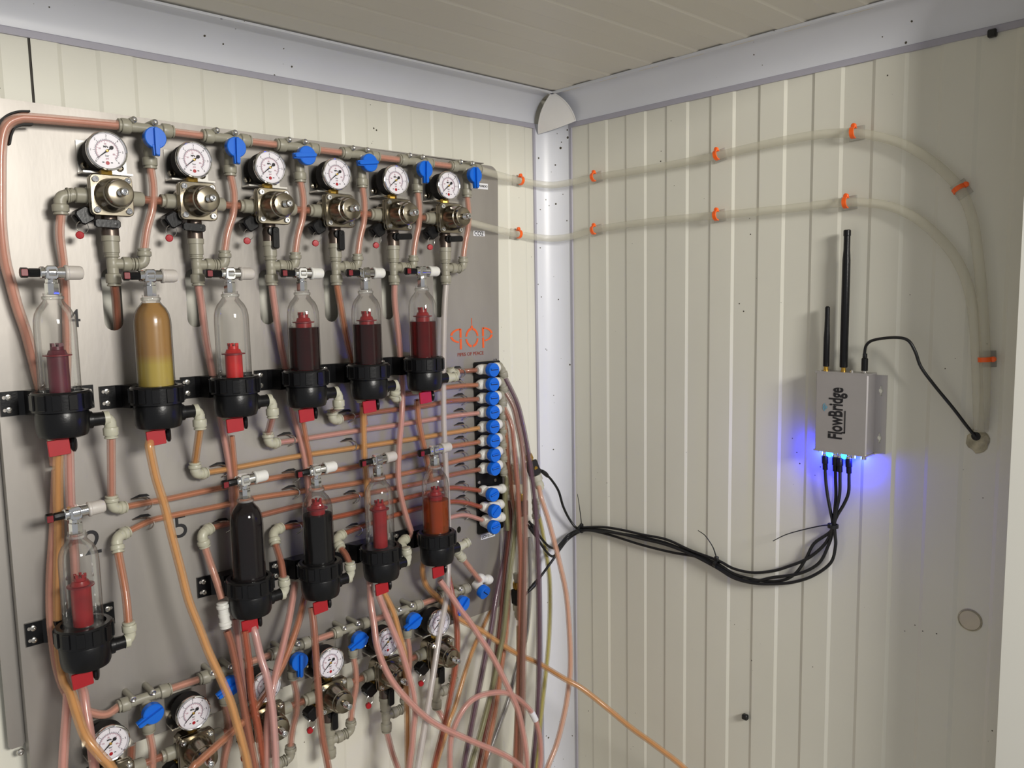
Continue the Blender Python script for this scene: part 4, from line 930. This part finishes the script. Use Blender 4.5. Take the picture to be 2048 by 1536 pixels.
# ============================================================ FLOW SENSORS
def sensor(P, d, label, L=1.0, g2='brass'):
    d = V(d).normalized(); o = thing('flow_sensor', P, label, 'sensor')
    G().lathe(P-d*.046*L, d, [(0, .0058), (.010, .0058), (.0105, .0048), (.016, .0048)], n=14).build('connector', 'cream', o)
    G().lathe(P-d*.030*L, d, [(0, .0072), (.003, .0078), (.010, .0078), (.0105, .006), (.014, .0058)], n=14).build('fitting_end', 'brass', o)
    bd = G().box(P-d*.004, (.017, .017, .026), X=d.cross(Y_).normalized(), Y=d.cross(d.cross(Y_)).normalized(), Z=d, bev=.001).build('housing', 'gasket', o)
    G().lathe(P-d*.004+OUT*.008, OUT, [(0, .0045), (.001, .004), (.001, 0)], n=10).build('port', 'brass', bd)
    G().lathe(P+d*.010, d, [(0, .0105), (.010, .0105), (.0105, .0088), (.0135, .0078), (.018, .0088), (.022, .0082), (.0235, .0082), (.024, .0062), (.028, .006)], n=18).build('outlet_collet', 'cream' if g2 == 'brass' else 'grey', o)
    return o
sensor(A(1036, 1197, .045), (.02, -.05, -1), 'gold and black flow sensor hanging below the board corner')
sensor(A(1067, 940, .05), (.25, -.25, -1), 'gold and black flow sensor where the upper black cable ends')
sensor(A(1043, 1020, .05), (-.02, -.02, -1), 'gold and black flow sensor half hidden behind the brown tubes')
for px, py, lb in ((1030, 948, 'long pale connector hanging beside the seventh tap'), (1072, 1018, 'pale connector in front of the corner trim top of the yellow tube')):
    fitting('straight_connector', A(px, py, .045), [(Z_, .018), (-Z_, .018)], 'cream', lb, 'pipe fitting')

# ============================================================ WHITE TUBES AND ORANGE CLIPS ON THE WALLS
def wtube(st, L, C, Rr, label):
    P = [st]+[A(*p) for p in L]+C+[B(*p) for p in Rr]
    return tube(P, label, 'milky', r=.0060, name='gas_tube', bore=0, n=12, group='milky gas tubes along the right wall')
wtube(V((vx(0, 5)+.0295, -.05, VZ)), [(985, 347, .046), (1010, 354, .03), (1041, 362, .014)], [A(1078, 368, .017), B(1108, 370, .031), B(1146, 364, .017)],
      [(1188, 355, .012), (1250, 345, .012), (1330, 332, .012), (1434, 311, .012), (1520, 291, .012), (1600, 275, .012), (1650, 268, .012), (1707, 266, .012), (1760, 274, .012), (1810, 290, .012), (1860, 320, .012), (1900, 355, .012), (1925, 388, .012), (1945, 440, .012), (1957, 520, .012), (1966, 620, .012), (1970, 720, .012), (1970, 800, .012), (1966, 862, .006)], 'upper milky gas tube arching along both walls')
wtube(V((X0+PITCH*5+.039, -.055, Z0)), [(985, 457, .046), (1010, 463, .03), (1037, 469, .014)], [A(1078, 475, .017), B(1108, 477, .031), B(1146, 472, .017)],
      [(1188, 460, .012), (1250, 450, .012), (1330, 440, .012), (1433, 431, .012), (1550, 420, .012), (1620, 412, .012), (1692, 405, .012), (1740, 406, .012), (1790, 416, .012), (1840, 442, .012), (1890, 488, .012), (1920, 532, .012), (1938, 580, .012), (1948, 640, .012), (1953, 720, .012), (1956, 800, .012), (1958, 862, .006)], 'lower milky gas tube arching along both walls')
def clip(p, t, nrm, label):
    """p: centre of the tube, t: tube direction, nrm: out of the wall"""
    t = V(t).normalized(); s = t.cross(nrm).normalized(); base = p-nrm*.012
    if s.z < 0: s = -s
    o = thing('tube_clip', base, label, 'tube clip', 'orange tube clips on the walls')
    g = G(); n = 10
    for k in range(n+1):
        a = math.radians(125-225*k/n)
        for r in (.0064, .0080):
            for w in (-.0028, .0028): g.v.append(p+(s*math.sin(a)+nrm*math.cos(a))*r+t*w)
    for k in range(n):
        b = 4*k
        for i_, j_ in ((0, 1), (1, 3), (3, 2), (2, 0)): g.face((b+i_, b+j_, b+4+j_, b+4+i_))
    g.face((0, 1, 3, 2)); g.face((4*n, 4*n+1, 4*n+3, 4*n+2))
    g.lathe(p+s*.0088-nrm*.002, nrm, [(0, .0034), (.003, .0034), (.0038, .0024), (.004, 0)], n=12)
    g.build('hook', 'clip', o)
    G().box(base+nrm*.002, (.020, .004, .018), X=t, Y=nrm, Z=s).build('base_pad', 'clearclip', o)
CL = [((1041, 361), 'A'), ((1188, 354), 'B'), ((1434, 310), 'B'), ((1707, 265), 'B'), ((1918, 378), 'B'), ((1970, 719), 'B')]
CL2 = [((1037, 468), 'A'), ((1188, 460), 'B'), ((1433, 431), 'B'), ((1692, 405), 'B')]
ang = {0: .0, 1: .15, 2: .2, 3: .03, 4: -1.0, 5: -1.5}
for k, (p, w) in enumerate(CL):
    nm = ['left of the corner trim', 'just right of the corner trim', 'midway over the ribbed wall', 'at the top of the arch', 'where the arch turns down', 'on the falling end near the cable hole'][k]
    if w == 'A': clip(A(*p, .013), (1, 0, -.1), OUT, 'orange clip on the upper milky tube %s' % nm)
    else: clip(B(*p, .012), (0, -math.cos(ang[k]), math.sin(ang[k])), -X_, 'orange clip on the upper milky tube %s' % nm)
for k, (p, w) in enumerate(CL2):
    nm = ['left of the corner trim', 'just right of the corner trim', 'midway over the ribbed wall', 'above the tall antenna'][k]
    if w == 'A': clip(A(*p, .013), (1, 0, -.1), OUT, 'orange clip on the lower milky tube %s' % nm)
    else: clip(B(*p, .012), (0, -1, [0, .15, .1, .05][k]), -X_, 'orange clip on the lower milky tube %s' % nm)

# ============================================================ GREY BOX ON THE RIGHT WALL
BDp = .026
y0, y1 = B(1631, 800, BDp).y, B(1735, 800, BDp).y
z1, z0 = B(1683, 745, BDp).z, B(1683, 908, BDp).z
box = thing('wireless_gateway', V((0, (y0+y1)/2, z0)), 'grey metal box with two antennas and blue light under it', 'control box')
YM = (y0+y1)/2
g = G().prism([(-.5*(y0-y1)+.0015, 0), (.5*(y0-y1)-.0015, 0), (.5*(y0-y1), .0015), (.5*(y0-y1), BDp), (-.5*(y0-y1), BDp), (-.5*(y0-y1), .0015)], V((-BDp, YM, z0+.002)), Y_, X_, Z_, z1-z0-.004); g.build('case', 'alu', box, smooth=.3)
for z in (z0+.001, z1-.001):
    pl = G().box(V((-BDp/2, YM, z)), (BDp+.0006, y0-y1+.003, .002)).build('end_plate', 'alu', box)
    for sy in (-.031, .031):
        G().lathe(V((-BDp+.004, YM+sy, z)), Z_ if z > z0+.01 else -Z_, [(0, .002), (.0022, .0018), (.0024, 0)], n=8).build('screw', 'steel2', pl)
keyh = lambda cz: [(x, z+cz) for x, z in [(.0013, .0068), (.0013, .0028), (.003, .0018), (.0032, -.0008), (.0018, -.0028), (.0013, -.0032), (.0013, -.0068), (-.0013, -.0068), (-.0013, -.0032), (-.0018, -.0028), (-.0032, -.0008), (-.003, .0018), (-.0013, .0028), (-.0013, .0068)]]
fw = .0155
for side, yc in ((-1, y1-fw/2), (1, y0+fw/2-.011)):
    w = fw if side < 0 else .004
    if side < 0:
        G().holed([[(-w/2, -.053), (w/2, -.053), (w/2, .053), (-w/2, .053)], keyh(.032), keyh(-.032)], V((-.0012, yc, (z0+z1)/2)), Y_, Z_, -X_, .0016).build('mounting_ear', 'alu', box, smooth=.3)
G().box(V((-.003, y0+.0018, (z0+z1)/2)), (.005, .0036, z1-z0-.006)).build('mounting_ear', 'alu', box)
# lettering runs upwards
fx = -BDp-.0004
ty = B(1683, 878, BDp).y
zs = B(1675, 878, BDp).z; ze = B(1675, 775, BDp).z
tx = text('FlowBridge', .0270, V((fx, ty, zs)), Z_, Y_, 'ink', box, bold=.0007)
zz = [(tx.matrix_basis @ v.co).z for v in tx.data.vertices]; L0 = min(zz); L1 = max(zz); kz = (ze-zs)/(L1-L0)
for v in tx.data.vertices: v.co.z = (zs-z0)+(v.co.z-L0)*kz
Lc = ze-zs
G().box(V((fx, ty-.0022, zs+Lc*.135)), (.0004, .0048, .0018)).build('underline', 'ink', box)
G().box(V((fx, ty-.0040, zs+Lc*.135+Lc*.21)), (.0004, .0015, Lc*.435)).build('underline', 'ink', box)
wc = V((fx, ty+.0200, zs+Lc*.60))
for r in (.0014, .0038, .0062):
    n = 10; g = G()
    for k in range(n+1):
        a = math.radians(-48+96*k/n)
        for rr_ in (r, r+.0010):
            for dx in (0, -.0003): g.v.append(wc+V((dx, rr_*math.cos(a), rr_*math.sin(a))))
    for k in range(n):
        b = 4*k
        for i_, j_ in ((0, 1), (1, 3), (3, 2), (2, 0)): g.face((b+i_, b+j_, b+4+j_, b+4+i_))
    g.build('wave_mark', 'lightblue', box, smooth=0)
# antennas and sockets
AD = .0145
def top(px, d=AD): p = B(px, 742, d); return V((-d, p.y, z1))
def antenna(px, ztop, prof, name='antenna', lb=None):
    p = top(px); o = G().lathe(p+Z_*.006, Z_, prof(ztop-p.z-.006), n=16).build(name, 'black', box, **({'label': lb} if lb else {}))
    G().lathe(p, Z_, [(0, .0036), (.002, .0036), (.0022, .003), (.0062, .003)], n=12).build('connector', 'brass', o)
antenna(1687, B(1688, 460, AD).z, lambda h: [(0, .0048), (.001, .0053), (h*.62, .0053), (h*.78, .0052), (h*.86, .0042), (h*.955, .0042), (h*.957, .0048), (h-.001, .0048), (h, .004)], lb='tall black antenna')
antenna(1652, B(1653, 612, AD).z, lambda h: [(0, .0038), (.001, .0042), (.04, .0042), (h*.6, .0036), (h*.8, .0032), (h-.002, .0032), (h-.0005, .002), (h, 0)], lb='short black antenna')
p = top(1704); G().lathe(p, Z_, [(0, .0028), (.0018, .0028), (.0022, .0018), (.003, .0018), (.003, 0)], n=10).build('push_button', 'steel2', box)
p = top(1729); G().lathe(p, Z_, [(0, .0035), (.003, .0035)], n=12).build('power_socket', 'steel2', box)
# blue light and sockets underneath
BD2 = .0135
def bot(px, d=BD2): p = B(px, 905, d); return V((-d, p.y, z0))
for px in (1659, 1689):
    p = bot(px); L_e = G().lathe(p, -Z_, [(0, .0036), (.0045, .0036), (.0085, .0026), (.0095, 0)], n=12).build('status_light', 'led', box)
for px in (1640, 1665, 1692, 1720):
    p = bot(px, .014); pl = bpy.data.lights.new('blue_light', 'POINT'); pl.energy = .36; pl.color = (.006, .012, 1.0); pl.shadow_soft_size = .004
    po = bpy.data.objects.new('blue_light', pl); COL.objects.link(po); po.location = p+V((.0, 0, -.005))
for px in (1650, 1671, 1680, 1698, 1707, 1728):
    G().lathe(bot(px), -Z_, [(0, .0034), (.004, .0034), (.0044, .0038), (.0085, .0038), (.009, .0028), (.010, .0028)] if px < 1705 else [(0, .0036), (.006, .0036), (.006, .002), (.003, 0)], n=12).build('cable_socket', 'chrome', box)

# ============================================================ BLACK CABLES
def cable(P, label, plug=True, r=.0023):
    g = G().tube(P, r, n=8, sub=6); o = g.build('sensor_cable', 'rubber', origin=P[0], smooth=1, label=label, cat='cable', group='black cables below the grey box')
    G().tube([P[-3]*.45+P[-2]*.55, P[-2], P[-2]*.4+P[-1]*.6], .0042, n=10, sub=5, taper=lambda q_: .55+.45*math.sin(PI*min(1, max(0, q_*.8+.1)))).build('sleeve', 'rubber', o, smooth=1)
    if plug:
        d = (P[1]-P[0]).normalized(); G().lathe(P[0]-d*.002, d, [(0, .0036), (.002, .0044), (.012, .0044), (.013, .0036), (.021, .0036), (.0215, .0026)], n=12).build('plug', 'black', o)
    return o
b0 = lambda px: bot(px)-Z_*.009
tie = [(1666, 1040), (1666, 1052)]
up_ = [(1467, 1146), (1434, 1124), (1382, 1103), (1333, 1081), (1284, 1071), (1260, 1068), (1235, 1059), (1206, 1056), (1177, 1056), (1164, 1056)]
def bl(L, d=.008): return [B(x, y, d) for x, y in L]
cor = lambda y, d=.02: B(1138, y, d)
cable([b0(1650)]+bl([(1651, 955), (1655, 990), (1661, 1022), (1665, 1045)], .013)+bl([(1662, 1064), (1648, 1090), (1615, 1117), (1576, 1133), (1545, 1142), (1504, 1145), (1467, 1137), (1436, 1121), (1382, 1101), (1333, 1079), (1284, 1069), (1250, 1061), (1206, 1054), (1164, 1055)], .009)+[B(1152, 1055, .012), B(1138, 1037, .02), A(1126, 1012, .05), A(1117, 982, .05), A(1103, 960, .05), A(1090, 947, .05), A(1078, 938, .052)], 'black cable whose far end rises to the upper flow sensor')
cable([b0(1671)]+bl([(1671, 955), (1672, 990), (1669, 1025), (1667, 1045)], .011)+bl([(1660, 1064), (1628, 1087), (1612, 1117), (1592, 1146), (1568, 1160), (1540, 1163), (1504, 1158), (1467, 1147), (1434, 1127), (1382, 1106), (1333, 1086), (1284, 1074), (1240, 1067), (1206, 1060), (1164, 1058)], .008)+[B(1138, 1069, .016), A(1122, 1086, .05), A(1112, 1096, .052), A(1098, 1093, .054), A(1082, 1076, .055), A(1070, 1058, .056), A(1058, 1043, .056)], 'black cable making the upper small loop at the corner')
cable([b0(1680)]+bl([(1680, 955), (1679, 990), (1672, 1025), (1668, 1045)], .016)+bl([(1664, 1068), (1657, 1090), (1638, 1126), (1599, 1147), (1545, 1155), (1504, 1163), (1467, 1152), (1432, 1131), (1394, 1114), (1345, 1105), (1284, 1090), (1223, 1071), (1186, 1062), (1164, 1060)], .010)+[B(1138, 1073, .018), A(1121, 1092, .05), A(1108, 1112, .052), A(1095, 1106, .054), A(1078, 1082, .055), A(1066, 1062, .055), A(1055, 1050, .055)], 'black cable making the lower small loop at the corner')
cable([b0(1698)]+bl([(1698, 955), (1697, 985), (1688, 1008), (1675, 1030), (1669, 1047)], .013)+bl([(1670, 1068), (1671, 1092), (1661, 1126), (1625, 1152), (1583, 1165), (1540, 1168), (1504, 1166), (1467, 1156), (1432, 1135), (1382, 1109), (1333, 1090), (1284, 1078), (1235, 1067), (1190, 1062), (1164, 1062)], .012)+[B(1138, 1077, .02), A(1119, 1100, .05), A(1104, 1122, .05), A(1085, 1148, .05), A(1068, 1170, .05), A(1050, 1190, .05)], 'black cable running down to the lower flow sensor')
def ziptie(p, t, tail, label, r=.0062):
    o = thing('cable_tie', p, label, 'cable tie'); t = V(t).normalized()
    G().lathe(p-t*.0025, t, [(0, r), (0, r*1.2), (.005, r*1.2), (.005, r), (0, r)], n=14, cap=False).build('band', 'rubber', o)
    G().box(tail[0], (.0055, .0055, .0055), bev=.001).build('head', 'rubber', o)
    G().tube(tail, .0011, n=6, sub=5, taper=lambda s: 1-.45*s).build('tail', 'rubber', o)
ziptie(B(1666, 1052, .012), (0, 0, 1), [B(1660, 1050, .02), B(1640, 1052, .024), B(1600, 1061, .028), B(1570, 1070, .03), B(1546, 1082, .03)], 'black cable tie with a long tail under the grey box')
ziptie(B(1433, 1126, .010), (0, -1, -.4), [B(1433, 1116, .016), B(1427, 1097, .018), B(1419, 1083, .02), B(1409, 1070, .02), B(1396, 1061, .02)], 'black cable tie halfway along the bundle with bent tail')
ziptie(B(1162, 1058, .010), (0, -1, .1), [B(1163, 1050, .016), B(1161, 1030, .018), B(1158, 1008, .02), B(1155, 988, .02)], 'black cable tie beside the corner trim with upright tail')
P = [top(1729)+Z_*.003]+[B(*p) for p in [(1729, 725, .015), (1729, 708, .016), (1733, 690, .02), (1748, 680, .026), (1787, 675, .03), (1815, 680, .03), (1830, 702, .028), (1842, 734, .024), (1869, 771, .02), (1906, 816, .014), (1932, 850, .008), (1953, 876, .001)]]
o = G().tube(P, .0020, n=8, sub=6).build('power_cable', 'rubber', origin=P[0], smooth=1, label='black power cable from the box to the ragged wall hole', cat='cable')
G().lathe(P[0], Z_, [(0, .0042), (.016, .0042), (.0175, .003), (.023, .0028)], n=14).build('plug', 'black', o)
